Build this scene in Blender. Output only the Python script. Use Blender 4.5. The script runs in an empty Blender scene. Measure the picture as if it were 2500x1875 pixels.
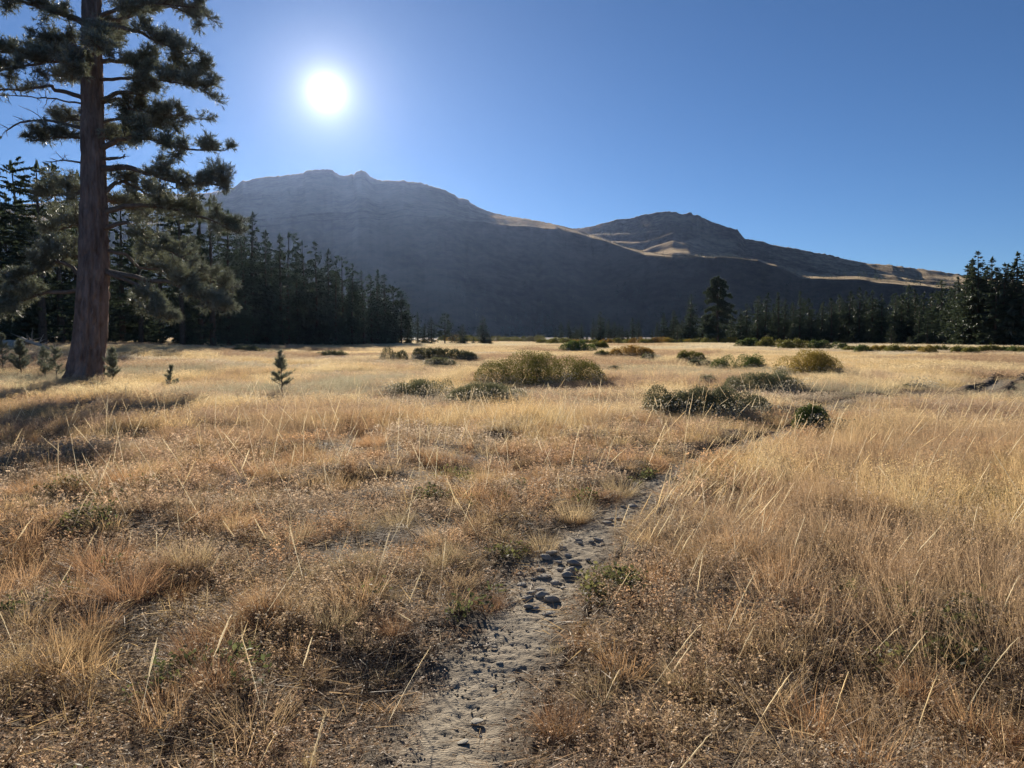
import bpy, math, random
import numpy as np
from mathutils import Vector, Matrix, Euler

scene = bpy.context.scene
R = math.radians

# ------------------------------------------------------------------ camera, sky, sun, exposure
CAM_H = 1.6
F = 1819.0                      # focal length in photo pixels (photo is 2500 x 1875)
PITCH = -math.atan(117.5 / F)
cam_d = bpy.data.cameras.new('camera')
cam_d.sensor_width = 36.0
cam_d.lens = 36.0 * F / 2500.0
cam_d.clip_start = 0.05
cam_d.clip_end = 30000
cam = bpy.data.objects.new('camera', cam_d)
scene.collection.objects.link(cam)
cam.location = (0, 0, CAM_H)
cam.rotation_euler = (math.pi / 2 + PITCH, 0, 0)
scene.camera = cam


def pdir(px, py):
    dx = (px - 1250.0) / F
    dy = (937.5 - py) / F
    return Vector((dx, math.cos(PITCH) - dy * math.sin(PITCH), math.sin(PITCH) + dy * math.cos(PITCH)))


def at(px, py, depth):
    d = pdir(px, py)
    k = depth / d.y
    return Vector((d.x * k, depth, CAM_H + d.z * k))


def gp(px, py, z=0.0):
    d = pdir(px, py)
    k = (z - CAM_H) / d.z
    return Vector((d.x * k, d.y * k, z))


SUN = pdir(797, 226).normalized()
SUN_AZ = math.atan2(SUN.x, SUN.y)
SUN_EL = math.asin(SUN.z)

world = bpy.data.worlds.new('World')
scene.world = world
world.use_nodes = True
nt = world.node_tree
nt.nodes.clear()
wo = nt.nodes.new('ShaderNodeOutputWorld')
sky = nt.nodes.new('ShaderNodeTexSky')
sky.sky_type = 'NISHITA'
sky.sun_disc = False
sky.sun_elevation = SUN_EL
sky.sun_rotation = SUN_AZ
sky.altitude = 2500
sky.air_density = 1.0
sky.dust_density = 0.05
sky.ozone_density = 6.0
bg = nt.nodes.new('ShaderNodeBackground')
bg.inputs['Strength'].default_value = 0.050
nt.links.new(sky.outputs[0], bg.inputs['Color'])
# glow painted into the sky: the sun's core, its aureole and lens glare (by direction, so it holds from anywhere)
tc = nt.nodes.new('ShaderNodeTexCoord')
dot = nt.nodes.new('ShaderNodeVectorMath'); dot.operation = 'DOT_PRODUCT'
dot.inputs[1].default_value = SUN
nt.links.new(tc.outputs['Generated'], dot.inputs[0])


def wmath(op, a, b=None):
    n = nt.nodes.new('ShaderNodeMath'); n.operation = op
    for i, v in enumerate((a, b)):
        if v is None:
            continue
        if isinstance(v, (int, float)):
            n.inputs[i].default_value = v
        else:
            nt.links.new(v, n.inputs[i])
    return n.outputs[0]


th = wmath('MULTIPLY', wmath('ARCCOSINE', wmath('MINIMUM', dot.outputs['Value'], 1.0)), 180 / math.pi)


def falloff(amp, width, power):
    return wmath('MULTIPLY', wmath('EXPONENT', wmath('MULTIPLY', wmath('POWER', wmath('DIVIDE', th, width), power), -1.0)), amp)


glow = wmath('ADD', wmath('ADD', falloff(2.2, 0.50, 1.0), falloff(0.46, 2.1, 1.0)), falloff(0.025, 8.0, 1.1))
bg2 = nt.nodes.new('ShaderNodeBackground')
bg2.inputs['Color'].default_value = (1.0, 0.97, 0.93, 1)
nt.links.new(glow, bg2.inputs['Strength'])
addw = nt.nodes.new('ShaderNodeAddShader')
nt.links.new(bg.outputs[0], addw.inputs[0])
nt.links.new(bg2.outputs[0], addw.inputs[1])
nt.links.new(addw.outputs[0], wo.inputs['Surface'])

sun_d = bpy.data.lights.new('sun', 'SUN')
sun_d.energy = 5.0
sun_d.angle = R(0.53)
sun_d.color = (1.0, 0.90, 0.76)
sun_o = bpy.data.objects.new('sun', sun_d)
scene.collection.objects.link(sun_o)
sun_o.rotation_euler = (-SUN).to_track_quat('-Z', 'Y').to_euler()
sun_o.location = SUN * 100

scene.view_settings.view_transform = 'Standard'
scene.view_settings.look = 'None'
scene.view_settings.exposure = 0.85
scene.view_settings.gamma = 1.0
scene.view_settings.use_curve_mapping = False
scene.render.engine = 'CYCLES'
cy = scene.cycles
cy.max_bounces = 5
cy.diffuse_bounces = 3
cy.glossy_bounces = 2
cy.transmission_bounces = 3
cy.transparent_max_bounces = 4
cy.volume_bounces = 0
cy.sample_clamp_indirect = 6.0
cy.use_denoising = True
try:
    cy.denoiser = 'OPENIMAGEDENOISE'
    cy.denoising_input_passes = 'RGB_ALBEDO_NORMAL'
except Exception:
    pass
cy.use_adaptive_sampling = False

# ------------------------------------------------------------------ helpers
C = scene.collection


def smooth(a, b, x):
    t = np.clip((x - a) / (b - a), 0, 1)
    return t * t * (3 - 2 * t)


def _hash(ix, iy, seed):
    h = (ix.astype(np.int64) * 374761393 + iy.astype(np.int64) * 668265263 + seed * 982451653) & 0xFFFFFFFF
    h = ((h ^ (h >> 13)) * 1274126177) & 0xFFFFFFFF
    h = (h ^ (h >> 16)) & 0xFFFFFFFF
    return h / 4294967295.0


def vnoise(x, y, seed=0):
    x = np.asarray(x, float); y = np.asarray(y, float)
    ix = np.floor(x); iy = np.floor(y)
    fx = x - ix; fy = y - iy
    fx = fx * fx * (3 - 2 * fx); fy = fy * fy * (3 - 2 * fy)
    a = _hash(ix, iy, seed); b = _hash(ix + 1, iy, seed)
    c = _hash(ix, iy + 1, seed); d = _hash(ix + 1, iy + 1, seed)
    return (a + (b - a) * fx) * (1 - fy) + (c + (d - c) * fx) * fy


def fbm(x, y, seed=0, octv=4):
    s = 0; amp = 0.5; t = 0
    for o in range(octv):
        s = s + amp * vnoise(x, y, seed + o * 17); t += amp
        x = x * 2.03 + 11.3; y = y * 2.03 - 7.1; amp *= 0.5
    return s / t


def tag(o, label=None, cat=None, group=None, kind=None):
    if label: o['label'] = label
    if cat: o['category'] = cat
    if group: o['group'] = group
    if kind: o['kind'] = kind
    return o


def mk_mesh(name, V, T, mat=None, shade=None, smooth_shade=False, extra=None):
    """mesh from vertex array and triangle array; shade = per-vertex float attribute"""
    V = np.asarray(V, np.float32); T = np.asarray(T, np.int32)
    me = bpy.data.meshes.new(name)
    me.vertices.add(len(V)); me.vertices.foreach_set('co', V.ravel())
    me.loops.add(T.size); me.loops.foreach_set('vertex_index', T.ravel())
    me.polygons.add(len(T))
    k = T.shape[1]
    me.polygons.foreach_set('loop_start', np.arange(len(T), dtype=np.int32) * k)
    try:
        me.polygons.foreach_set('loop_total', np.full(len(T), k, np.int32))
    except Exception:
        pass
    me.polygons.foreach_set('use_smooth', np.full(len(T), smooth_shade, bool))
    if shade is not None:
        a = me.attributes.new('shade', 'FLOAT', 'POINT')
        a.data.foreach_set('value', np.asarray(shade, np.float32))
    if mat: me.materials.append(mat)
    me.update(calc_edges=True)
    me.validate()
    return me


def link(name, me, parent=None, loc=None):
    o = bpy.data.objects.new(name, me)
    C.objects.link(o)
    if parent: o.parent = parent
    if loc is not None: o.location = loc
    return o


def empty(name, loc, rz=0.0, sc=1.0):
    o = bpy.data.objects.new(name, None)
    o.empty_display_size = 0.3
    C.objects.link(o)
    o.location = loc; o.rotation_euler = (0, 0, rz); o.scale = (sc, sc, sc)
    return o


class Acc:
    """collects triangles with a shade value per vertex"""
    def __init__(s):
        s.V = []; s.T = []; s.S = []; s.n = 0

    def add(s, V, T, shade=1.0):
        V = np.asarray(V, float).reshape(-1, 3); T = np.asarray(T, int).reshape(-1, 3)
        s.V.append(V); s.T.append(T + s.n)
        s.S.append(np.broadcast_to(np.asarray(shade, float), (len(V),)))
        s.n += len(V)

    def mesh(s, name, mat, smooth_shade=False):
        if not s.V:
            return mk_mesh(name, np.zeros((0, 3)), np.zeros((0, 3), int), mat)
        return mk_mesh(name, np.concatenate(s.V), np.concatenate(s.T), mat, np.concatenate(s.S), smooth_shade)


def tube(P, rad, sides=5, cap=True):
    P = np.asarray(P, float); n = len(P); rad = np.broadcast_to(np.asarray(rad, float), (n,))
    tan = np.gradient(P, axis=0)
    tan /= np.linalg.norm(tan, axis=1)[:, None] + 1e-9
    ref = np.where(np.abs(tan[:, 2:3]) > 0.9, np.array([[1.0, 0, 0]]), np.array([[0, 0, 1.0]]))
    a = np.cross(tan, ref); a /= np.linalg.norm(a, axis=1)[:, None] + 1e-9
    b = np.cross(tan, a)
    ang = np.arange(sides) * 2 * math.pi / sides
    ring = (a[:, None, :] * np.cos(ang)[None, :, None] + b[:, None, :] * np.sin(ang)[None, :, None]) * rad[:, None, None]
    V = (P[:, None, :] + ring).reshape(-1, 3)
    i = np.arange(n - 1)[:, None] * sides; j = np.arange(sides)[None, :]; j2 = (j + 1) % sides
    A = (i + j).ravel(); B = (i + j2).ravel(); Cc = (i + sides + j2).ravel(); D = (i + sides + j).ravel()
    T = np.concatenate([np.stack([A, B, Cc], 1), np.stack([A, Cc, D], 1)])
    return V, T


def spline(P, n):
    P = np.asarray(P, float)
    if len(P) < 3:
        t = np.linspace(0, 1, n)[:, None]
        return P[0] * (1 - t) + P[-1] * t
    Q = np.concatenate([[2 * P[0] - P[1]], P, [2 * P[-1] - P[-2]]])
    out = []
    m = len(P) - 1
    for u in np.linspace(0, m - 1e-6, n):
        k = int(u); t = u - k
        p0, p1, p2, p3 = Q[k:k + 4]
        out.append(0.5 * ((2 * p1) + (-p0 + p2) * t + (2 * p0 - 5 * p1 + 4 * p2 - p3) * t * t + (-p0 + 3 * p1 - 3 * p2 + p3) * t ** 3))
    return np.array(out)


# ------------------------------------------------------------------ materials
def new_mat(name):
    m = bpy.data.materials.new(name)
    m.use_nodes = True
    m.node_tree.nodes.clear()
    return m, m.node_tree.nodes, m.node_tree.links


def N(nodes, t, **kw):
    n = nodes.new(t)
    for k, v in kw.items():
        setattr(n, k, v)
    return n


def ramp(nodes, stops):
    r = nodes.new('ShaderNodeValToRGB')
    el = r.color_ramp.elements
    while len(el) < len(stops):
        el.new(0.5)
    for e, (p, c) in zip(el, stops):
        e.position = p; e.color = (*c, 1)
    return r


def leaf_mat(name, color, transl=0.5, gloss=0.06, rough=0.45, instancer=False, vary=0.5, tcolor=None):
    """thin plant matter: light passes through the blade. colour * per-blade 'shade' * (instance tint)"""
    m, n, l = new_mat(name)
    out = N(n, 'ShaderNodeOutputMaterial')
    sh = N(n, 'ShaderNodeAttribute', attribute_name='shade')
    if instancer:
        ti = N(n, 'ShaderNodeAttribute', attribute_name='tint', attribute_type='INSTANCER')
        base = ti.outputs['Color']
    else:
        rgb = N(n, 'ShaderNodeRGB'); rgb.outputs[0].default_value = (*color, 1)
        oi = N(n, 'ShaderNodeObjectInfo')
        mr = N(n, 'ShaderNodeMapRange'); mr.inputs['To Min'].default_value = 1 - vary * 0.4; mr.inputs['To Max'].default_value = 1 + vary * 0.4
        l.new(oi.outputs['Random'], mr.inputs['Value'])
        mm = N(n, 'ShaderNodeVectorMath', operation='SCALE')
        l.new(rgb.outputs[0], mm.inputs[0]); l.new(mr.outputs[0], mm.inputs['Scale'])
        base = mm.outputs[0]
    mul = N(n, 'ShaderNodeVectorMath', operation='SCALE')
    l.new(base, mul.inputs[0]); l.new(sh.outputs['Fac'], mul.inputs['Scale'])
    d = N(n, 'ShaderNodeBsdfDiffuse'); t = N(n, 'ShaderNodeBsdfTranslucent')
    l.new(mul.outputs[0], d.inputs['Color'])
    if tcolor:
        tm = N(n, 'ShaderNodeVectorMath', operation='MULTIPLY')
        tm.inputs[1].default_value = tcolor
        l.new(mul.outputs[0], tm.inputs[0]); l.new(tm.outputs[0], t.inputs['Color'])
    else:
        l.new(mul.outputs[0], t.inputs['Color'])
    mx = N(n, 'ShaderNodeMixShader'); mx.inputs[0].default_value = transl
    l.new(d.outputs[0], mx.inputs[1]); l.new(t.outputs[0], mx.inputs[2])
    g = N(n, 'ShaderNodeBsdfGlossy'); g.inputs['Roughness'].default_value = rough
    g.inputs['Color'].default_value = (0.9, 0.9, 0.9, 1)
    mx2 = N(n, 'ShaderNodeMixShader'); mx2.inputs[0].default_value = gloss
    l.new(mx.outputs[0], mx2.inputs[1]); l.new(g.outputs[0], mx2.inputs[2])
    l.new(mx2.outputs[0], out.inputs['Surface'])
    return m


def rough_mat(name, stops, scale=3.0, detail=8, bump=0.3, bscale=None, stretch=(1, 1, 1), rough=0.9, dist=0.02, coords='Object', spec=0.15):
    m, n, l = new_mat(name)
    out = N(n, 'ShaderNodeOutputMaterial')
    p = N(n, 'ShaderNodeBsdfPrincipled'); p.inputs['Roughness'].default_value = rough
    p.inputs['Specular IOR Level'].default_value = spec
    tcn = N(n, 'ShaderNodeTexCoord'); mp = N(n, 'ShaderNodeMapping'); mp.inputs['Scale'].default_value = stretch
    l.new(tcn.outputs[coords], mp.inputs['Vector'])
    no = N(n, 'ShaderNodeTexNoise'); no.inputs['Scale'].default_value = scale; no.inputs['Detail'].default_value = detail
    no.inputs['Roughness'].default_value = 0.65
    l.new(mp.outputs[0], no.inputs['Vector'])
    r = ramp(n, stops); l.new(no.outputs['Fac'], r.inputs['Fac'])
    l.new(r.outputs[0], p.inputs['Base Color'])
    if bump:
        nb = N(n, 'ShaderNodeTexNoise'); nb.inputs['Scale'].default_value = bscale or scale * 4; nb.inputs['Detail'].default_value = 10
        l.new(mp.outputs[0], nb.inputs['Vector'])
        b = N(n, 'ShaderNodeBump'); b.inputs['Strength'].default_value = bump; b.inputs['Distance'].default_value = dist
        l.new(nb.outputs['Fac'], b.inputs['Height']); l.new(b.outputs[0], p.inputs['Normal'])
    l.new(p.outputs[0], out.inputs['Surface'])
    return m


M = {}
M['grass'] = leaf_mat('dry_grass', (0.5, 0.4, 0.2), transl=0.55, gloss=0.025, instancer=True)
M['rust'] = leaf_mat('rust_bunchgrass', (0.48, 0.285, 0.15), transl=0.5, gloss=0.04)
M['tan'] = leaf_mat('tan_bunchgrass', (0.60, 0.46, 0.26), transl=0.5, gloss=0.04)
M['pale'] = leaf_mat('pale_bunchgrass', (0.82, 0.66, 0.36), transl=0.5, gloss=0.05)
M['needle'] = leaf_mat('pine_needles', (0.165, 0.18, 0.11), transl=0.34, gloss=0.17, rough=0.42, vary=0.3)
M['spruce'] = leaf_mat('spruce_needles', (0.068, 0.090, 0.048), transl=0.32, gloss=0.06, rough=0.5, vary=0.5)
M['sapling'] = leaf_mat('sapling_needles', (0.19, 0.21, 0.13), transl=0.34, gloss=0.13, rough=0.42)
M['larch'] = leaf_mat('pale_foliage', (0.30, 0.26, 0.14), transl=0.4, gloss=0.04)
M['willow_gold'] = leaf_mat('willow_gold', (0.34, 0.25, 0.05), transl=0.34, gloss=0.03)
M['willow_olive'] = leaf_mat('willow_olive', (0.2, 0.19, 0.045), transl=0.34, gloss=0.03)
M['willow_orange'] = leaf_mat('willow_orange', (0.36, 0.22, 0.055), transl=0.36, gloss=0.03)
M['willow_green'] = leaf_mat('willow_green', (0.12, 0.155, 0.04), transl=0.32, gloss=0.03)
M['sage'] = leaf_mat('sage_leaf', (0.25, 0.245, 0.125), transl=0.28, gloss=0.025)
M['sage_dark'] = leaf_mat('sage_dark_leaf', (0.19, 0.19, 0.10), transl=0.28, gloss=0.025)
M['twig'] = rough_mat('twig_bark', [(0.3, (0.10, 0.075, 0.055)), (0.7, (0.22, 0.17, 0.13))], 12, bump=0)
M['bark'] = rough_mat('pine_bark', [(0.28, (0.085, 0.055, 0.043)), (0.5, (0.22, 0.16, 0.135)), (0.75, (0.37, 0.275, 0.235))], 5.0, bump=0.6, bscale=16, stretch=(1, 1, 0.28), dist=0.03)
M['branch'] = rough_mat('branch_bark', [(0.3, (0.10, 0.075, 0.06)), (0.7, (0.24, 0.18, 0.14))], 9, bump=0.4, dist=0.01)
M['trunk'] = rough_mat('conifer_bark', [(0.3, (0.06, 0.045, 0.035)), (0.7, (0.16, 0.12, 0.09))], 6, bump=0)
M['deadwood'] = rough_mat('dead_wood', [(0.3, (0.30, 0.26, 0.21)), (0.7, (0.52, 0.46, 0.38))], 8, bump=0.5, stretch=(1, 1, 0.3), dist=0.01)
M['stone'] = rough_mat('trail_stone', [(0.25, (0.28, 0.24, 0.19)), (0.5, (0.41, 0.36, 0.285)), (0.75, (0.55, 0.49, 0.39))], 14, bump=0.6, bscale=45, dist=0.008, rough=0.85)
M['stone_pale'] = rough_mat('pale_trail_stone', [(0.3, (0.36, 0.325, 0.26)), (0.7, (0.52, 0.47, 0.37))], 16, bump=0.5, bscale=45, dist=0.006, rough=0.85)

# soil under the meadow
M['soil'] = rough_mat('meadow_soil', [(0.3, (0.040, 0.027, 0.018)), (0.5, (0.085, 0.058, 0.035)), (0.72, (0.16, 0.11, 0.065))], 9, bump=0.9, bscale=28, dist=0.04)
M['path'] = rough_mat('trail_dirt', [(0.25, (0.20, 0.16, 0.112)), (0.5, (0.31, 0.255, 0.18)), (0.78, (0.45, 0.38, 0.27))], 10, bump=1.0, bscale=60, dist=0.013, stretch=(1, 1.7, 1))
_n, _l = M['path'].node_tree.nodes, M['path'].node_tree.links      # the tread fades into dark soil at ragged edges
_p = [q for q in _n if q.type == 'BSDF_PRINCIPLED'][0]; _src = _p.inputs['Base Color'].links[0].from_socket
_at = N(_n, 'ShaderNodeAttribute', attribute_name='shade')
_no = N(_n, 'ShaderNodeTexNoise'); _no.inputs['Scale'].default_value = 11; _no.inputs['Detail'].default_value = 6
_l.new([q for q in _n if q.type == 'TEX_COORD'][0].outputs['Object'], _no.inputs['Vector'])
_ad = N(_n, 'ShaderNodeMath', operation='MULTIPLY_ADD'); _ad.inputs[1].default_value = 1.5
_l.new(_no.outputs['Fac'], _ad.inputs[0]); _l.new(_at.outputs['Fac'], _ad.inputs[2])
_mr = N(_n, 'ShaderNodeMapRange'); _mr.inputs['From Min'].default_value = 1.30; _mr.inputs['From Max'].default_value = 1.85
_l.new(_ad.outputs[0], _mr.inputs['Value'])
_mx = N(_n, 'ShaderNodeMix', data_type='RGBA')
_l.new(_mr.outputs[0], _mx.inputs[0]); _l.new(_src, _mx.inputs[6]); _mx.inputs[7].default_value = (0.12, 0.092, 0.062, 1)
_l.new(_mx.outputs[2], _p.inputs['Base Color'])


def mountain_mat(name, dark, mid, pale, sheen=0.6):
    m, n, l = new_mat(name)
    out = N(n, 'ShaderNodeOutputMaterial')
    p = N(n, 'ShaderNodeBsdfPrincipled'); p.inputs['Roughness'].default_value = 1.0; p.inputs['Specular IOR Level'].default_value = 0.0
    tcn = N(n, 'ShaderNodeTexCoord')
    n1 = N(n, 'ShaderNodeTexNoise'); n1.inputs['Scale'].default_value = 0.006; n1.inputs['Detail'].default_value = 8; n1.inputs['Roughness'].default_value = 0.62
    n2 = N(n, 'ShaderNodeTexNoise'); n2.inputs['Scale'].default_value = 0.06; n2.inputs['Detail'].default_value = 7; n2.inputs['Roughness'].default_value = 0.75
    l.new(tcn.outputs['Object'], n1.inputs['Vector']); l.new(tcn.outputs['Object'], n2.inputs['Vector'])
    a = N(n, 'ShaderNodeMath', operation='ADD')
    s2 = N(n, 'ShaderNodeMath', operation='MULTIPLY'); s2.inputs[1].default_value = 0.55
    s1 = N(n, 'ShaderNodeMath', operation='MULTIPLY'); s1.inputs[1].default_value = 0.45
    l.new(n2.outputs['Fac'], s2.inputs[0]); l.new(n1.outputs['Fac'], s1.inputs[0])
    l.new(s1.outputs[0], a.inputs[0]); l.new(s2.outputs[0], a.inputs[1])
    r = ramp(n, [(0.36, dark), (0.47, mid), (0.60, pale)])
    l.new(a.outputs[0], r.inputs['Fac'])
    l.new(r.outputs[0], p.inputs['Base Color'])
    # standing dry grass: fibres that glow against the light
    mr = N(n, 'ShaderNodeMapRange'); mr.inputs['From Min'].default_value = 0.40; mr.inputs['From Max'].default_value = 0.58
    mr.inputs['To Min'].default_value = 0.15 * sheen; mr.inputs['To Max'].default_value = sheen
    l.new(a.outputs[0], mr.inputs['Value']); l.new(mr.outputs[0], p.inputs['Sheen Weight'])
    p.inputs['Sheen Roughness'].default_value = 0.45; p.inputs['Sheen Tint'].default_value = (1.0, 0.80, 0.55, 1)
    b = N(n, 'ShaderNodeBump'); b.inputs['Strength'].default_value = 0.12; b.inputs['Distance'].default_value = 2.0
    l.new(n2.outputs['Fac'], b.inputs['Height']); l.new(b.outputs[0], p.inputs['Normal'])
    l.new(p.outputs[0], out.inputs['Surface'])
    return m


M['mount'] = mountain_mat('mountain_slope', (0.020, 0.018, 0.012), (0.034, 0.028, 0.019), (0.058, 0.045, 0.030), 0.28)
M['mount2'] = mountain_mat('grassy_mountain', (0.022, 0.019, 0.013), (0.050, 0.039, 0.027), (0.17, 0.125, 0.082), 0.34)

# ------------------------------------------------------------------ ground, trail
# trail: (x, y, half-width in px) in the photo, from the camera's feet outwards
TR = [(1050, 2150, 190), (1065, 1990, 172), (1078, 1875, 150), (1140, 1695, 138), (1222, 1582, 112), (1308, 1469, 92), (1374, 1356, 92), (1446, 1300, 70),
      (1524, 1243, 58), (1578, 1198, 45), (1645, 1150, 32), (1732, 1108, 26), (1835, 1078, 24), (1925, 1050, 22), (1990, 1018, 18), (2035, 985, 15),
      (2090, 972, 10), (2200, 966, 9), (2330, 962, 12), (2415, 955, 17), (2432, 940, 15), (2452, 925, 12), (2520, 905, 8), (2640, 890, 6)]
_c = np.array([gp(x, y)[:2] for x, y, h in TR])
_h = np.array([h / F * math.hypot(*gp(x, y)[:2]) for x, y, h in TR])
_c = np.concatenate([[[_c[0, 0] - 0.25, -1.5]], _c]); _h = np.concatenate([[0.26], _h])
_h = np.clip(_h, 0.16, 0.30)
CEN = spline(np.column_stack([_c, np.zeros(len(_c))]), 700)[:, :2]
HW = np.interp(np.linspace(0, len(_h) - 1, 700), np.arange(len(_h)), _h)
SEG = np.concatenate([[0], np.cumsum(np.linalg.norm(np.diff(CEN, axis=0), axis=1))])


def trail_dist(x, y):
    """distance to the trail centre, half-width there, signed side (right of trail positive)"""
    x = np.asarray(x, float).ravel(); y = np.asarray(y, float).ravel()
    D = np.empty(len(x)); H = np.empty(len(x)); S = np.empty(len(x))
    for i in range(0, len(x), 20000):
        dx = x[i:i + 20000, None] - CEN[None, :, 0]; dy = y[i:i + 20000, None] - CEN[None, :, 1]
        q = dx * dx + dy * dy
        k = q.argmin(1)
        D[i:i + 20000] = np.sqrt(q[np.arange(len(k)), k]); H[i:i + 20000] = HW[k]
        k2 = np.clip(k, 0, len(CEN) - 2)
        tx = CEN[k2 + 1] - CEN[k2]
        S[i:i + 20000] = np.sign(tx[:, 1] * dx[np.arange(len(k)), k] - tx[:, 0] * dy[np.arange(len(k)), k])
    return D, H, S


def ground_base(x, y):
    r = np.hypot(x, y)
    z = (fbm(x / 9, y / 9, 3, 3) - 0.5) * 0.35 * smooth(4, 25, r) * (1 - smooth(150, 400, r))
    z = z + (fbm(x / 1.1, y / 1.1, 8, 3) - 0.5) * 0.26 * (1 - smooth(20, 60, r))
    az = np.arctan2(x, y)
    # the meadow lifts a little towards the trees on the left
    z = z + 0.75 * smooth(22, 60, r) * smooth(-0.22, -0.5, az) * (y > 0)
    return z


def ground_z(x, y, with_trail=True):
    x = np.asarray(x, float); y = np.asarray(y, float)
    sh = x.shape
    z = ground_base(x, y).ravel()
    if with_trail:
        r = np.hypot(x, y).ravel()
        near = r < 60
        if near.any():
            D, H, S = trail_dist(x.ravel()[near], y.ravel()[near])
            e = (fbm(x.ravel()[near] * 3, y.ravel()[near] * 3, 31, 2) - 0.5) * 0.14
            cut = 1 - smooth(0.9, 2.2, (D + e) / H)
            z[near] = z[near] * (1 - 0.7 * cut) - 0.055 * cut
    return z.reshape(sh)


def gz(x, y):
    return float(ground_z(np.array([x]), np.array([y]))[0])


nr, na = 420, 720
rr = np.concatenate([[0.02], np.geomspace(0.3, 5900, nr - 1)])
aa = np.linspace(0, 2 * math.pi, na, endpoint=False)
# finer steps ahead of the camera
aa = aa - 0.55 * np.sin(aa) * 1.0
RR, AA = np.meshgrid(rr, aa, indexing='ij')
X = RR * np.sin(AA); Y = RR * np.cos(AA)
Z = ground_z(X, Y)
i = np.arange(nr - 1)[:, None]; j = np.arange(na)[None, :]; j2 = (j + 1) % na
Q = np.stack([(i * na + j).ravel(), ((i + 1) * na + j).ravel(), ((i + 1) * na + j2).ravel(), (i * na + j2).ravel()], 1)[:, ::-1]
ground = link('ground', mk_mesh('ground', np.stack([X.ravel(), Y.ravel(), Z.ravel()], 1), Q, M['soil'], smooth_shade=True))
tag(ground, 'brown soil of the mountain meadow under dry grass', kind='structure')

# trail surface: trodden dirt with prints and clods
keep = SEG < 75
cs = np.interp
ss = np.concatenate([np.arange(0, 14, 0.016), np.arange(14, 60, 0.12)])
ss = ss[ss < SEG[-1]]
cx = np.interp(ss, SEG, CEN[:, 0]); cyy = np.interp(ss, SEG, CEN[:, 1]); hw = np.interp(ss, SEG, HW)
tx = np.gradient(cx, ss); ty = np.gradient(cyy, ss); tl = np.hypot(tx, ty); tx /= tl; ty /= tl
vv = np.linspace(-1.75, 1.75, 90)
PX = cx[:, None] + ty[:, None] * vv[None] * hw[:, None]
PY = cyy[:, None] - tx[:, None] * vv[None] * hw[:, None]
base = ground_z(PX, PY)
rel = 0.022 * (fbm(PX * 6, PY * 6, 51, 3) - 0.5) + 0.010 * (fbm(PX * 22, PY * 44, 77, 4) - 0.5) * 2
rel += 0.005 * np.clip(np.sin(PY * 95 + 5 * fbm(PX * 6, PY * 6, 5, 2) * 6), -0.4, 1) * smooth(0.5, 0.62, fbm(PX * 2.4, PY * 2.4, 90, 2))
edge = smooth(1.35, 1.72, np.abs(vv))[None] * 0.06
PZ = base + 0.022 + rel - edge
n1, n2 = PX.shape
i = np.arange(n1 - 1)[:, None]; j = np.arange(n2 - 1)[None]
Q = np.stack([(i * n2 + j).ravel(), (i * n2 + j + 1).ravel(), ((i + 1) * n2 + j + 1).ravel(), ((i + 1) * n2 + j).ravel()], 1)
trail = link('path', mk_mesh('path', np.stack([PX.ravel(), PY.ravel(), PZ.ravel()], 1), Q, M['path'], np.broadcast_to(np.abs(vv)[None], PX.shape).ravel(), smooth_shade=True))
tag(trail, 'narrow trodden dirt trail winding through the meadow', kind='structure')


# ------------------------------------------------------------------ mountains
def dpx(pts):      # full-picture view coordinates (2212 wide) -> photo pixels
    return [(x * 1.1302, y * 1.1302) for x, y in pts]


def azel(pts):
    A = []; E = []
    for x, y in pts:
        d = pdir(x, y)
        A.append(math.atan2(d.x, d.y)); E.append(d.z / math.hypot(d.x, d.y))
    o = np.argsort(A)
    return np.array(A)[o], np.array(E)[o]


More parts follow.
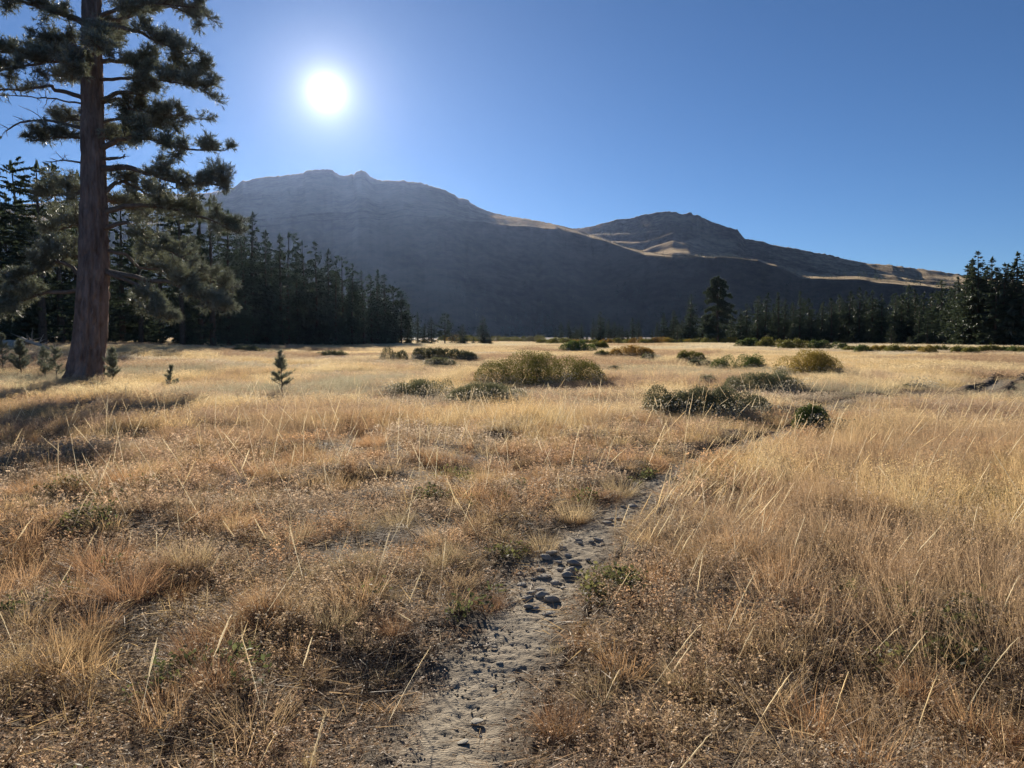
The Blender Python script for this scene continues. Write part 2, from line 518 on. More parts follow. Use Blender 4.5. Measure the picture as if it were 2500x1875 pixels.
def mountain(name, ridge, rows, az0, az1, nA, nR, mat, r_back, rough_amp, seed, terr=None):
    """rows: list of functions az -> (r, height) from foot to ridge; the surface is a smooth sheet through them and falls away behind"""
    A = np.linspace(az0, az1, nA)
    rs = []; hs = []
    for f in rows:
        r_, h_ = f(A)
        rs.append(r_); hs.append(h_)
    rs = np.array(rs); hs = np.array(hs)          # K x nA
    K = len(rows)
    rs = np.concatenate([rs, rs[-1:] + r_back, rs[-1:] + 2.2 * r_back]); hs = np.concatenate([hs, hs[-1:] * 0.55, hs[-1:] * 0 - 3])
    t = []
    for k in range(K + 1):
        m = nR if k < K - 1 else 10
        t.append(np.linspace(k, k + 1, m, endpoint=False))
    t = np.concatenate(t + [[K + 1.0]])
    k = np.minimum(t.astype(int), K); f = t - k
    RRm = rs[k] * (1 - f[:, None]) + rs[np.minimum(k + 1, K + 1)] * f[:, None]
    HHm = hs[k] * (1 - f[:, None]) + hs[np.minimum(k + 1, K + 1)] * f[:, None]
    # soften breaks of slope
    Hs = HHm.copy()
    for _ in range(3):
        Hs[1:-1] = 0.25 * Hs[:-2] + 0.5 * Hs[1:-1] + 0.25 * Hs[2:]
    ridge_row = int(np.argmin(np.abs(t - (K - 1))))
    w = np.exp(-((np.arange(len(t)) - ridge_row) / 3.0) ** 2)[:, None]
    HHm = Hs * (1 - w) + HHm * w
    Xm = RRm * np.sin(A)[None]; Ym = RRm * np.cos(A)[None]
    inner = (smooth(0.0, 0.5, t) * (1 - 0.85 * np.exp(-((np.arange(len(t)) - ridge_row) / 4.0) ** 2)))[:, None]
    HHm = HHm + inner * rough_amp * ((fbm(Xm / 160, Ym / 160, seed, 3) - 0.5) * 2.0 + (0.5 - np.abs(fbm(Xm / 60, Ym / 90, seed + 5, 4) - 0.5) * 2) * 0.15)
    HHm = HHm + np.exp(-((np.arange(len(t)) - ridge_row) / 2.2) ** 2)[:, None] * RRm * 0.0022 * (fbm(A * 330, A * 0 + seed, seed + 2, 4) - .5)[None]
    HHm = HHm + inner * 9.0 * (fbm(A[None] * 34 + RRm / 900, RRm / 1500, seed + 21, 3) - .5)
    if terr:             # terraces: benches and risers wandering along the slope
        amp, lam, k0, k1, k2 = terr
        warp = fbm(A[None] * 9 + 0 * RRm, RRm / 260, seed + 9, 3)
        mask = (smooth(k0, k0 + .3, t) * (1 - smooth(k1, k2, t)))[:, None]
        HHm = HHm + mask * amp * np.sin(2 * math.pi * (RRm / lam + 3.2 * warp)) * (0.4 + 1.2 * fbm(A[None] * 14 + 0 * RRm, RRm / 150, seed + 3, 2))
    nT = len(t)
    ii = np.arange(nT - 1)[:, None]; jj = np.arange(nA - 1)[None]
    Qm = np.stack([(ii * nA + jj).ravel(), (ii * nA + jj + 1).ravel(), ((ii + 1) * nA + jj + 1).ravel(), ((ii + 1) * nA + jj).ravel()], 1)
    o = link(name, mk_mesh(name, np.stack([Xm.ravel(), Ym.ravel(), HHm.ravel()], 1), Qm, mat, smooth_shade=True))
    return o, A, RRm, HHm, t


ridgeA = dpx([(-900, 560), (-600, 500), (-300, 470), (0, 445), (200, 428), (300, 418), (400, 420), (460, 415), (505, 405), (525, 389), (532, 391), (560, 383), (610, 379), (655, 374), (660, 369), (672, 367),
              (700, 366), (718, 367), (726, 374), (735, 379), (752, 379), (760, 376), (764, 378), (770, 371), (780, 368), (790, 370), (797, 378), (808, 386), (835, 390), (860, 390),
              (872, 389), (880, 392), (905, 394), (935, 402), (960, 410), (985, 423), (990, 427), (1000, 428), (1012, 432), (1016, 439), (1040, 450), (1060, 458), (1100, 467), (1140, 473),
              (1200, 485), (1250, 497), (1300, 515), (1345, 532), (1393, 545), (1450, 548), (1522, 554), (1592, 559), (1637, 564), (1687, 579), (1732, 595), (1816, 600), (1872, 604), (1970, 614), (2055, 617), (2200, 630),
              (2500, 660), (2900, 690), (3400, 700)])
azA, elA = azel(ridgeA)
shelfA = dpx([(-900, 600), (0, 510), (400, 490), (700, 478), (880, 470), (960, 474), (1050, 480), (1130, 488), (1200, 493), (1250, 501), (1300, 518), (1345, 535), (1393, 549), (1450, 553), (1522, 558), (1592, 563), (1637, 568), (1687, 583),
              (1732, 599), (1816, 604), (1872, 608), (1970, 618), (2055, 621), (2200, 634), (2500, 664), (3400, 704)])
azS, elS = azel(shelfA)
azn = lambda px: math.atan((px * 1.1302 - 1250) / F)


def rRidge(A): return np.interp(A, [azn(0), azn(700), azn(1250), azn(1450), azn(2100)], [2100, 2050, 1850, 1480, 1380])
def rShelf(A): return np.interp(A, [azn(0), azn(700), azn(900), azn(1250), azn(1450), azn(2100)], [1540, 1520, 1500, 1560, 1380, 1290])
def wob(A, f, s, a): return a * (fbm(A * f, A * 0 + s, s, 4) - 0.5)


def rowA_shelf(A):
    r = rShelf(A) + wob(A, 40, 3, 1.0) * np.interp(A, [azn(700), azn(1200), azn(1400)], [80, 50, 8])
    return r, (CAM_H + r * np.interp(A, azS, elS))


def rowA_foot(A):
    r, h = rowA_shelf(A)
    slope = np.interp(A, [azn(0), azn(1000), azn(1500), azn(2100)], [math.tan(R(23)), math.tan(R(24)), math.tan(R(28)), math.tan(R(31))])
    return r - (h + 3) / slope, h * 0 - 3


def rowA_mid(A):
    r, h = rowA_shelf(A); rf, hf = rowA_foot(A)
    return rf + (r - rf) * 0.55, h * 0.50


def rowA_up(A):        # end of the lit shelf: a little higher and farther
    r, h = rowA_shelf(A)
    rr_ = rRidge(A)
    hr = CAM_H + rr_ * np.interp(A, azA, elA)
    k = np.interp(A, [azn(0), azn(850), azn(960), azn(1230), azn(1300), azn(1400), azn(2100)], [0.05, 0.10, 0.26, 0.28, 0.4, 0.5, 0.5])
    g = np.interp(A, [azn(0), azn(850), azn(960), azn(1230), azn(1300)], [0.05, 0.10, 0.20, 0.23, 0.5])
    return r + (rr_ - r) * k, h + (hr - h) * g


def rowA_ridge(A):
    r = rRidge(A)
    return r, CAM_H + r * np.interp(A, azA, elA)


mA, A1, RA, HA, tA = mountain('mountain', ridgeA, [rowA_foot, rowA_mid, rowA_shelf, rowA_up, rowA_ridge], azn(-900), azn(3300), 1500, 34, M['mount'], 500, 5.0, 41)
tag(mA, 'dark broad mountain with craggy summit under the sun', kind='structure')

z4 = lambda x, y: (1100 + .3164 * x, 450 + .3164 * y)
z5 = lambda x, y: (1800 + .3164 * x, 580 + .3164 * y)
ridgeB = dpx([(700, 620), (1000, 560), (1150, 510), (1220, 495)]) + [z4(*p) for p in [(1000, 338), (1050, 333), (1100, 322), (1150, 308), (1200, 295), (1230, 284), (1280, 272), (1330, 264), (1385, 262), (1410, 255), (1450, 244), (1490, 235), (1540, 224), (1600, 215),
         (1650, 212), (1700, 211), (1730, 213), (1760, 222), (1790, 226), (1815, 222), (1840, 216), (1860, 218), (1868, 231), (1890, 238), (1905, 233), (1922, 240), (1935, 256), (1960, 258), (1972, 268), (2000, 283), (2030, 287), (2040, 294), (2100, 316), (2212, 350)]] + \
        [z5(*p) for p in [(60, 0 + 12), (140, 20), (200, 33), (260, 55), (400, 76), (560, 110), (700, 130), (850, 170), (1000, 200), (1200, 216), (1400, 240), (1740, 286), (2212, 345)]] + [(2700, 715), (3000, 740), (3600, 770)]
azB, elB = azel(ridgeB)


def rB_ridge(A): return np.interp(A, [azn(1200), azn(1450), azn(2100)], [2250, 2060, 2080])


def rowB(fr_el, fr_r, wf, ws, wa):
    """row at a fraction of the climb between dark edge and ridge"""
    def f(A):
        r0 = rRidge(A) + 60; h0 = CAM_H + r0 * np.interp(A, azA, elA) - 9
        r1 = rB_ridge(A); h1 = CAM_H + r1 * np.interp(A, azB, elB)
        k = np.clip(fr_r + wob(A, wf, ws, wa), 0, 0.97)
        return r0 + (r1 - r0) * k, h0 + (h1 - h0) * fr_el
    return f


def rowB_foot(A):
    r, h = rowB(0, 0, 1, 1, 0)(A)
    return r - 45, h - 30


def rowB_ridge(A):
    r = rB_ridge(A)
    return r, CAM_H + r * np.interp(A, azB, elB)


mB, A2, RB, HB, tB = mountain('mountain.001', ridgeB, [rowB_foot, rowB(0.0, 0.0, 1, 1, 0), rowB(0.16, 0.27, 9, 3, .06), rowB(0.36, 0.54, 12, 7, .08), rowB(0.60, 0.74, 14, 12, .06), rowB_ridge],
                              azn(700), azn(3300), 1500, 44, M['mount2'], 500, 4.5, 77, (3.6, 135.0, 1.0, 3.4, 4.4))
tag(mB, 'rocky right-hand peak with pale sunlit grass benches', kind='structure')


# ------------------------------------------------------------------ conifers
def conifer(seed, H, Rr, cb=0.08, dens=1.0, kind='spruce', lowpoly=False, fine=1.0):
    """trunk and crown meshes of one conifer, base at origin"""
    rg = np.random.default_rng(seed)
    bend = rg.normal(0, 0.012, 2) * H
    zz = np.linspace(-0.3, H, 9)
    P = np.stack([bend[0] * (zz / H) ** 2, bend[1] * (zz / H) ** 2, zz], 1)
    tr = Acc()
    r0 = 0.013 * H + 0.03
    V, T = tube(P, r0 * np.clip(1 - zz / H, 0.05, 1) ** 0.8, 4 if lowpoly else 7)
    tr.add(V, T)
    cr = Acc()
    z = cb * H
    VV = []; SS = []
    step = (0.030 if not lowpoly else 0.10) * H / dens
    lob = rg.uniform(0, 6.28); lobamp = rg.uniform(0.05, 0.3)
    while z < H * 0.985:
        t = (z - cb * H) / (H * (1 - cb))
        if kind == 'spruce':
            prof = (1 - t) ** 0.85 * (0.55 + 0.45 * min(1, t / 0.12)) + 0.03
        elif kind == 'column':
            prof = (1 - t ** 1.8) * 0.8 * (0.5 + 0.5 * min(1, t / 0.1)) + 0.05
        else:           # rounded pine
            prof = math.sqrt(max(0.0, 1 - (2 * (t * 0.92 + 0.08) - 0.85) ** 2 * 0.72)) * (1 - 0.35 * t)
        nb = max(3, int((7 if not lowpoly else 5) * (0.6 + 0.5 * prof) * (1 if kind != 'pine' else 0.75)))
        for b in range(nb):
            az = rg.uniform(0, 2 * math.pi)
            if kind == 'pine' and rg.random() < 0.25: continue
            L = Rr * prof * rg.uniform(0.6, 1.15) * (1 + lobamp * math.sin(az + lob + t * 5))
            if L < 0.05 * Rr: L = 0.05 * Rr
            sl = (0.55 * t - 0.22) + rg.normal(0, 0.10) if kind != 'pine' else (0.5 * t - 0.05) + rg.normal(0, 0.18)
            d = np.array([math.cos(az), math.sin(az), sl]); side = np.array([-math.sin(az), math.cos(az), 0])
            p0 = np.array([bend[0] * (z / H) ** 2, bend[1] * (z / H) ** 2, z + rg.normal(0, 0.01 * H)])
            ns = max(2, int(fine * fine * L / (0.017 * H + 0.05))) if not lowpoly else 1
            s = rg.uniform(0.12, 1.0, ns) if kind != 'pine' else rg.uniform(0.4, 1.0, ns)
            s[0] = 1.0
            for sv in s:
                q = p0 + d * L * sv + np.array([0, 0, -0.10 * L * sv * sv])
                ll = (0.22 * L * (1.15 - sv) + 0.024 * H + 0.05) * rg.uniform(0.7, 1.3) * (3.2 if lowpoly else 1) / fine
                sg = rg.uniform(0.75, 1.25)
                m = 2 if not lowpoly else 1
                for e in range(m):
                    a2 = rg.uniform(-1.2, 1.2)
                    dd = d * math.cos(a2) + side * math.sin(a2) + np.array([0, 0, rg.normal(-0.05 if kind != 'pine' else 0.25, 0.28)])
                    w = np.cross(dd, rg.normal(0, 1, 3)); w = w / (np.linalg.norm(w) + 1e-6) * ll * rg.uniform(0.16, 0.30)
                    back = q - dd * ll * 0.35
                    tip = q + dd * ll * 0.75
                    VV.append([back, q + w, tip]); SS.append(sg)
                    VV.append([back, tip, q - w]); SS.append(sg)
                    if not lowpoly:
                        # short needles hanging / rising from the spray, ragged edge
                        h2 = q + np.array([rg.normal(0, 0.3), rg.normal(0, 0.3), rg.normal(-0.25, 0.5)]) * ll
                        VV.append([q - w * 0.7, h2, q + dd * ll * 0.4]); SS.append(sg)
        z += step * rg.uniform(0.6, 1.4)
    # leader
    for e in range(4 if not lowpoly else 1):
        w = np.append(rg.normal(0, 1, 2), 0); w = w / np.linalg.norm(w) * 0.012 * H
        c0 = np.array([bend[0], bend[1], H * 0.965])
        VV.append([c0 - w, c0 + w, c0 + np.array([rg.normal(0, .004) * H, rg.normal(0, .004) * H, 0.055 * H * rg.uniform(.6, 1.1)])]); SS.append(1.0)
    V = np.array(VV).reshape(-1, 3)
    T = np.arange(len(V)).reshape(-1, 3)
    cr.add(V, T, np.repeat(np.array(SS), 3))
    return tr, cr


VAR = {}
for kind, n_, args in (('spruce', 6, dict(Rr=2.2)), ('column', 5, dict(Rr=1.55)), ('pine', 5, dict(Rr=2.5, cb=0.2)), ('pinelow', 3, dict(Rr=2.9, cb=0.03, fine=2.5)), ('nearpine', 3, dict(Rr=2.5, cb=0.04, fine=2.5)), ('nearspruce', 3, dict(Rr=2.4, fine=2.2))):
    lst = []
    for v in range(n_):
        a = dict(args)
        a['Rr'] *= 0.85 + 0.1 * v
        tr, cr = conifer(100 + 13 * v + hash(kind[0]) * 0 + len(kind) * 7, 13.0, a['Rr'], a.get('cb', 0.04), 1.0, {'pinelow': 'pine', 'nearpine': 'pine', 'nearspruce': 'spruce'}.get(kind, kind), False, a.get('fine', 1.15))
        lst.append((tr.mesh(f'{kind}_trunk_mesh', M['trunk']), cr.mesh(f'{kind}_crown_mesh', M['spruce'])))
    VAR[kind] = lst

rng = random.Random(5)
_U = ['first', 'second', 'third', 'fourth', 'fifth', 'sixth', 'seventh', 'eighth', 'ninth', 'tenth', 'eleventh', 'twelfth', 'thirteenth', 'fourteenth', 'fifteenth', 'sixteenth', 'seventeenth', 'eighteenth', 'nineteenth']
_T = {2: 'twenty', 3: 'thirty', 4: 'forty', 5: 'fifty'}
_TT = {2: 'twentieth', 3: 'thirtieth', 4: 'fortieth', 5: 'fiftieth'}


def nth(k):
    """1 -> first"""
    if k < 20: return _U[k - 1]
    return _TT[k // 10] if k % 10 == 0 else _T[k // 10] + '-' + _U[k % 10 - 1]


ALLTREES = []


def tree(px, ytop, depth, kind, name, label, group=None, widen=1.0, mat=None):
    b = at(px, 820, depth)
    gzv = gz(b.x, b.y)
    H = (at(px, ytop, depth).z - gzv) * (1.09 if group and group.startswith('conifer') else 1.0)
    tr, cr = rng.choice(VAR[kind])
    e = empty(name, (b.x, b.y, gzv - 0.05), rng.uniform(0, 6.28))
    s = H / 13.0
    ws = s * widen * (1.0 + 0.25 * (1 - min(1, s))) * rng.uniform(0.88, 1.12)
    e.scale = (ws, ws, s)
    link('trunk', tr, e)
    c = link('crown', cr, e)
    if mat:
        c.material_slots[0].link = 'OBJECT'; c.material_slots[0].material = mat
    tag(e, label, 'tree', group)
    ALLTREES.append((b.x, b.y))
    return e


G_L = 'dark conifers along the left edge of the meadow'
left_lab = 'shaded conifer deep inside the stand behind the big pine'
# dense dark stand behind the big pine
for k, (px, yt, dp, kd) in enumerate([(-120, 330, 62, 'nearspruce'), (-50, 300, 58, 'nearspruce'), (5, 318, 60, 'nearpine'), (60, 400, 64, 'pinelow'), (105, 395, 56, 'nearpine'), (150, 402, 62, 'pinelow'), (190, 420, 70, 'nearspruce'),
                                      (300, 480, 74, 'pinelow'), (345, 470, 66, 'nearpine'), (395, 455, 72, 'pinelow'), (445, 445, 66, 'nearpine'), (490, 450, 74, 'pinelow'), (520, 485, 68, 'nearpine'), (560, 512, 78, 'nearspruce'),
                                      (-90, 420, 50, 'nearspruce'), (250, 500, 80, 'nearspruce'), (20, 470, 75, 'nearspruce'), (330, 560, 84, 'nearspruce'), (430, 570, 86, 'nearspruce'), (500, 560, 84, 'nearspruce'), (110, 540, 84, 'nearspruce'), (-30, 520, 90, 'nearspruce'), (60, 560, 92, 'nearspruce'), (160, 550, 90, 'nearspruce'), (220, 560, 95, 'nearspruce'), (290, 590, 92, 'nearspruce'), (370, 590, 95, 'nearspruce'), (465, 590, 96, 'nearspruce'), (540, 575, 92, 'nearspruce'), (580, 590, 96, 'nearspruce'), (270, 640, 100, 'nearspruce'), (600, 560, 88, 'nearspruce')]):
    tree(px, yt, dp, kd, 'spruce_tree' if 'spruce' in kd else 'pine_tree', left_lab if k > 13 else f'tall dark conifer {nth(k + 1)} from the left edge behind the big pine', G_L, widen=1.35)
for k, (px, yt, kd, lab) in enumerate([
        (617, 545, 'spruce', 'broad dark conifer, first of the row right of the big pine'), (650, 586, 'spruce', 'pointed conifer second in the row beside the sunny meadow edge'), (668, 612, 'column', None), (687, 596, 'column', None),
        (703, 592, 'pine', 'tall flat-topped pine rising above the left conifer row'), (727, 640, 'spruce', None), (747, 611, 'pine', 'tall round-topped pine with bare upper trunk in left row'), (775, 612, 'spruce', 'tall narrow-tipped spruce near middle of left conifer row'), (804, 630, 'spruce', None),
        (820, 652, 'column', None), (838, 644, 'pine', None), (860, 660, 'spruce', None), (889, 678, 'pine', None), (908, 682, 'spruce', None), (921, 674, 'spruce', 'slightly taller spruce near the right end of left conifer row'), (940, 684, 'spruce', None), (962, 709, 'pine', None),
        (980, 720, 'pine', 'rounded pine at the right end of the left conifer row'), (999, 750, 'column', None)]):
    tree(px, yt, 92 + 2.2 * k + rng.uniform(-4, 4), kd, 'pine_tree' if kd == 'pine' else 'spruce_tree', lab or f'dark conifer {nth(k + 1)} from left in front row right of the big pine', 'conifers in the left row', widen=1.2)
# filling of the left row: trees standing behind
for k in range(34):
    px = 560 + k * 13 + rng.uniform(-8, 8)
    tree(px, np.interp(px, [560, 700, 850, 1000], [575, 625, 680, 770]) + rng.uniform(0, 40), 130 + rng.uniform(-10, 18), rng.choice(['spruce', 'column']), 'spruce_tree', 'dark conifer half hidden behind the front of the left row', 'conifers in the left row', widen=1.3)

G_M = 'small conifers at the far edge of the meadow'
for px, yt, dp, kd, lab in [
        (1020, 761, 140, 'column', 'small conifer nearest the left row at the far meadow edge'), (1036, 790, 138, 'spruce', 'low conifer tucked between two taller ones, far meadow edge'), (1054, 771, 132, 'spruce', 'bushy dark conifer left of the one with bare trunk'),
        (1086, 764, 136, 'pine', 'small rounded pine with bare trunk at far meadow edge'), (1104, 811, 133, 'pine', 'tiny pine just right of the bare-trunked pine'), (1114, 812, 134, 'pine', 'spindly bent little pine at far meadow edge'), (1128, 790, 133, 'spruce', 'small upright spruce standing alone left of the pyramid-shaped spruce'),
        (1156, 819, 134, 'spruce', 'tiny spruce seedling tree left of the pyramid-shaped spruce'), (1180, 770, 132, 'spruce', 'pyramid-shaped spruce standing alone at far meadow edge'), (1195, 814, 130, 'spruce', 'low spruce touching the pyramid-shaped spruce on its right')]:
    tree(px, yt, dp, kd, 'pine_tree' if kd == 'pine' else 'spruce_tree', lab, G_M, widen=1.25 if kd != 'spruce' else 1.45)
G_C = 'conifer cluster at the centre of the far meadow edge'
lab_c = 'small dark conifer in the clusters behind the centre willows'
for ck, (px, yt, kd) in enumerate([(1356, 803, 'column'), (1370, 790, 'column'), (1389, 787, 'spruce'), (1405, 796, 'spruce'), (1410, 807, 'column'), (1419, 792, 'spruce'), (1432, 815, 'spruce'), (1447, 782, 'column'), (1464, 814, 'spruce'),
                   (1486, 783, 'spruce'), (1500, 789, 'spruce'), (1511, 792, 'column'), (1519, 798, 'spruce'), (1531, 803, 'spruce'), (1544, 780, 'spruce'), (1560, 783, 'column'), (1577, 819, 'spruce'), (1592, 806, 'column'), (1605, 790, 'spruce')]):
    tree(px, yt, 168 + rng.uniform(-10, 10), kd, 'spruce_tree', f'small dark conifer {nth(ck + 1)} from left in clusters behind centre willows', G_C, widen=1.35)
tree(1466, 767, 165, 'spruce', 'spruce_tree', 'tallest spruce of the clusters behind the centre willows', G_C, 1.3)
G_R = 'conifer forest along the right side of the meadow'
for rk, (px, yt, dp, kd, lab) in enumerate(sorted([
        (1620, 771, 160, 'spruce', None), (1644, 765, 158, 'spruce', None), (1653, 797, 134, 'pine', 'small pine with bare trunk standing before the right forest'), (1684, 729, 155, 'spruce', 'tapering spruce just left of the big layered tree'),
        (1715, 775, 160, 'spruce', None), (1785, 780, 156, 'column', None), (1808, 762, 150, 'spruce', None), (1822, 748, 156, 'spruce', None), (1849, 731, 150, 'column', None), (1867, 725, 152, 'spruce', None), (1888, 750, 154, 'spruce', None),
        (1901, 724, 150, 'column', 'thin-spired conifer right of the big layered tree'), (1914, 741, 152, 'spruce', None), (1935, 770, 154, 'spruce', None), (1952, 723, 146, 'spruce', 'full pointed spruce standing forward in the right forest'), (1975, 737, 152, 'spruce', None), (1980, 776, 142, 'spruce', None),
        (2005, 745, 150, 'spruce', None), (2030, 735, 146, 'spruce', None), (2050, 728, 150, 'spruce', None), (2072, 722, 148, 'spruce', None), (2097, 713, 144, 'spruce', None), (2113, 722, 150, 'spruce', None), (2129, 720, 148, 'column', None), (2152, 727, 146, 'spruce', None),
        (2176, 797, 124, 'pine', 'low rounded pale pine in front of the right forest'), (2182, 724, 150, 'spruce', None), (2200, 728, 150, 'spruce', None), (2215, 707, 152, 'spruce', 'taller rounded conifer rising from the middle of right forest'), (2221, 822, 122, 'pine', 'young shrubby pine at the foot of the right forest'),
        (2235, 716, 148, 'spruce', None), (2243, 756, 132, 'spruce', None), (2264, 780, 128, 'pine', None), (2252, 723, 150, 'column', None), (2274, 724, 150, 'spruce', None), (2299, 697, 138, 'spruce', 'broad leaning-topped spruce left of the tallest right stand'), (2325, 701, 128, 'spruce', None),
        (2340, 690, 122, 'spruce', None), (2354, 663, 118, 'column', None), (2362, 660, 120, 'column', None), (2371, 649, 117, 'spruce', None), (2386, 632, 116, 'spruce', 'tallest spire of the dark spruce stand at right'), (2402, 667, 118, 'spruce', None),
        (2419, 646, 116, 'column', 'slim spire second tallest in the right dark stand'), (2430, 668, 112, 'spruce', None), (2447, 659, 112, 'column', None), (2461, 651, 114, 'spruce', None), (2480, 635, 112, 'column', None), (2494, 640, 110, 'spruce', None), (2515, 632, 110, 'spruce', None), (2545, 645, 112, 'spruce', None), (2580, 625, 110, 'spruce', None), (2620, 640, 108, 'spruce', None)], key=lambda q: q[0])):
    tree(px, yt, dp, kd, 'pine_tree' if kd == 'pine' else 'spruce_tree', lab or (f'front-row conifer {nth(rk - 4)} to the right of the big layered tree' if px > 1752 else f'dark spruce {nth({1620: 4, 1644: 3, 1715: 1}[px])} to the left of the big layered tree'), G_R, widen=1.5 if kd == 'spruce' else 1.6)
for k in range(80):      # rows inside the forest
    px = 1640 + k * 12.5 + rng.uniform(-6, 6)
    top = np.interp(px, [1640, 1790, 1950, 2200, 2300, 2380, 2640], [782, 762, 738, 724, 705, 664, 645]) + rng.uniform(-2, 34)
    tree(px, top, np.interp(px, [1640, 1790, 2300, 2640], [185, 172, 160, 124]) + rng.uniform(-8, 10), rng.choice(['spruce', 'spruce', 'column']), 'spruce_tree', 'dark spruce deep inside the right-hand forest behind its front row', G_R, widen=1.6)


# ------------------------------------------------------------------ pines with limbs and needle tufts
def tufts(acc, P, D, rg, nn=14, ln=0.12, wd=0.010):
    """needle tufts at points P pointing along D"""
    P = np.asarray(P, float); D = np.asarray(D, float)
    k = len(P)
    if k == 0: return
    D = D / (np.linalg.norm(D, axis=1)[:, None] + 1e-9)
    r = rg.normal(0, 1, (k, nn, 3)); r -= (r * D[:, None]).sum(-1, keepdims=True) * D[:, None]
    r /= np.linalg.norm(r, axis=-1, keepdims=True) + 1e-9
    a = rg.uniform(0.15, 1.35, (k, nn, 1))
    d = D[:, None] * np.cos(a) + r * np.sin(a)
    L = ln * rg.uniform(0.7, 1.15, (k, nn, 1))
    s0 = P[:, None] - D[:, None] * ln * 0.7 * rg.uniform(0, 1, (k, nn, 1))
    w = np.cross(d, rg.normal(0, 1, (k, nn, 3))); w /= np.linalg.norm(w, axis=-1, keepdims=True) + 1e-9
    w = w * wd * 0.5
    V = np.stack([s0 - w, s0 + w, s0 + d * L], 2).reshape(-1, 3)
    T = np.arange(len(V)).reshape(-1, 3)
    acc.add(V, T, np.repeat(rg.uniform(0.7, 1.3, k), nn * 3))


def limb(parent, path, r0, rg, foliage=260, t0=0.3, spread=0.8, up=0.35, dead=False, ln=0.155, wd=0.019, nn=10, lift=0.0, mat='needle', fmul=2.3):
    path = np.asarray(path, float)
    n = 16
    P = spline(path, n)
    L = np.linalg.norm(np.diff(P, axis=0), axis=1).sum()
    P[2:-1] += rg.normal(0, 0.012 * L / 2, (n - 3, 3))
    w = Acc(); f = Acc()
    V, T = tube(P, np.linspace(r0, max(0.010, r0 * 0.18), n), 6); w.add(V, T)
    tan = np.gradient(P, axis=0); tan /= np.linalg.norm(tan, axis=1)[:, None]
    nsec = int(6 + L * (5 if not dead else 2.6))
    per = max(1, foliage * fmul / nsec)
    PT = []; DT = []
    for s in range(nsec):
        t = t0 + (1 - t0) * (s + rg.random()) / nsec
        x = t * (n - 1); k = min(n - 2, int(x)); fr = x - k
        p = P[k] * (1 - fr) + P[k + 1] * fr; d = tan[k]
        lat = rg.normal(0, 1, 3); lat[2] *= 0.55
        dd = d * rg.uniform(0.15, 0.8) + lat / np.linalg.norm(lat) * 0.8 + np.array([0, 0, up * rg.uniform(0.2, 1.3)])
        dd /= np.linalg.norm(dd)
        l2 = spread * rg.uniform(0.45, 1.1) * (1.05 - 0.35 * t)
        q = [p]
        for m in range(4):
            dd = dd + rg.normal(0, 0.16, 3) + np.array([0, 0, 0.05 if not dead else -0.1]); dd /= np.linalg.norm(dd)
            q.append(q[-1] + dd * l2 / 4)
        q = np.array(q)
        V, T = tube(q, np.linspace(0.014, 0.004, 5) * (1 + 0.6 * r0 / 0.1 * 0.5), 4); w.add(V, T)
        if dead:
            for e in range(2):
                c = q[rg.integers(1, 4)]; d3 = dd + rg.normal(0, 0.7, 3); d3 /= np.linalg.norm(d3)
                V, T = tube([c, c + d3 * l2 * 0.25, c + d3 * l2 * 0.45 + rg.normal(0, .03, 3)], [0.006, 0.004, 0.003], 3); w.add(V, T)
            continue
        for e in range(int(per + rg.random())):
            m = rg.uniform(0.25, 1) * 4; kk = min(3, int(m)); c = q[kk] + (q[kk + 1] - q[kk]) * (m - kk)
            d3 = dd * 0.6 + rg.normal(0, 0.75, 3) * np.array([1, 1, 0.8]) + np.array([0, 0, 0.28 + lift]); d3 /= np.linalg.norm(d3)
            tl = rg.uniform(0.08, 0.30)
            if rg.random() < 0.5:
                V, T = tube([c, c + d3 * tl], [0.005, 0.003], 3); w.add(V, T)
            PT.append(c + d3 * tl); DT.append(d3)
    b = link('branch', w.mesh('branch', M['branch'], True), parent)
    if PT:
        tufts(f, PT, DT, rg, nn, ln, wd)
        link('needles', f.mesh('needles', M[mat]), b)
    return b


# ---- the big foreground pine
rg = np.random.default_rng(11)
D0 = gp(209, 936).y
base = at(207, 936, D0)
pine = empty('pine_tree', (0, 0, 0))
pine.location = (base.x, base.y, gz(base.x, base.y))
loc0 = np.array(pine.location)
tag(pine, 'big foreground pine with thick brown trunk at left', 'tree')


def loc(px, py, off=0.0):
    return np.array(at(px, py, D0 + off)) - loc0


# trunk: centre line and diameter read off the photo, continued above the frame
TC = [(206, 960, 124), (206.5, 936, 101), (207, 915, 92), (211, 893, 88), (219, 840, 82), (222, 798, 79), (227, 720, 77), (229, 671, 75), (229, 600, 71), (229, 525, 67), (228, 420, 60), (226, 300, 55), (225, 200, 51), (224, 100, 48), (224, 0, 45), (225, -250, 38), (228, -500, 30), (230, -800, 18), (232, -1000, 7)]
cz = np.array([loc(x, y) for x, y, w_ in TC]); cr_ = np.array([w_ / 2 / F * D0 * .95 for x, y, w_ in TC])
zs = np.concatenate([np.linspace(cz[0, 2], 13, 230), np.linspace(13.2, cz[-1, 2], 40)])
cxs = np.interp(zs, cz[:, 2], cz[:, 0]); cys = np.interp(zs, cz[:, 2], cz[:, 1]); rs_ = np.interp(zs, cz[:, 2], cr_)
SD = 96
ang = np.arange(SD) * 2 * math.pi / SD
ZZ, AG = np.meshgrid(zs, ang, indexing='ij')
u_ = np.cos(AG) * 3.2; v_ = np.sin(AG) * 3.2
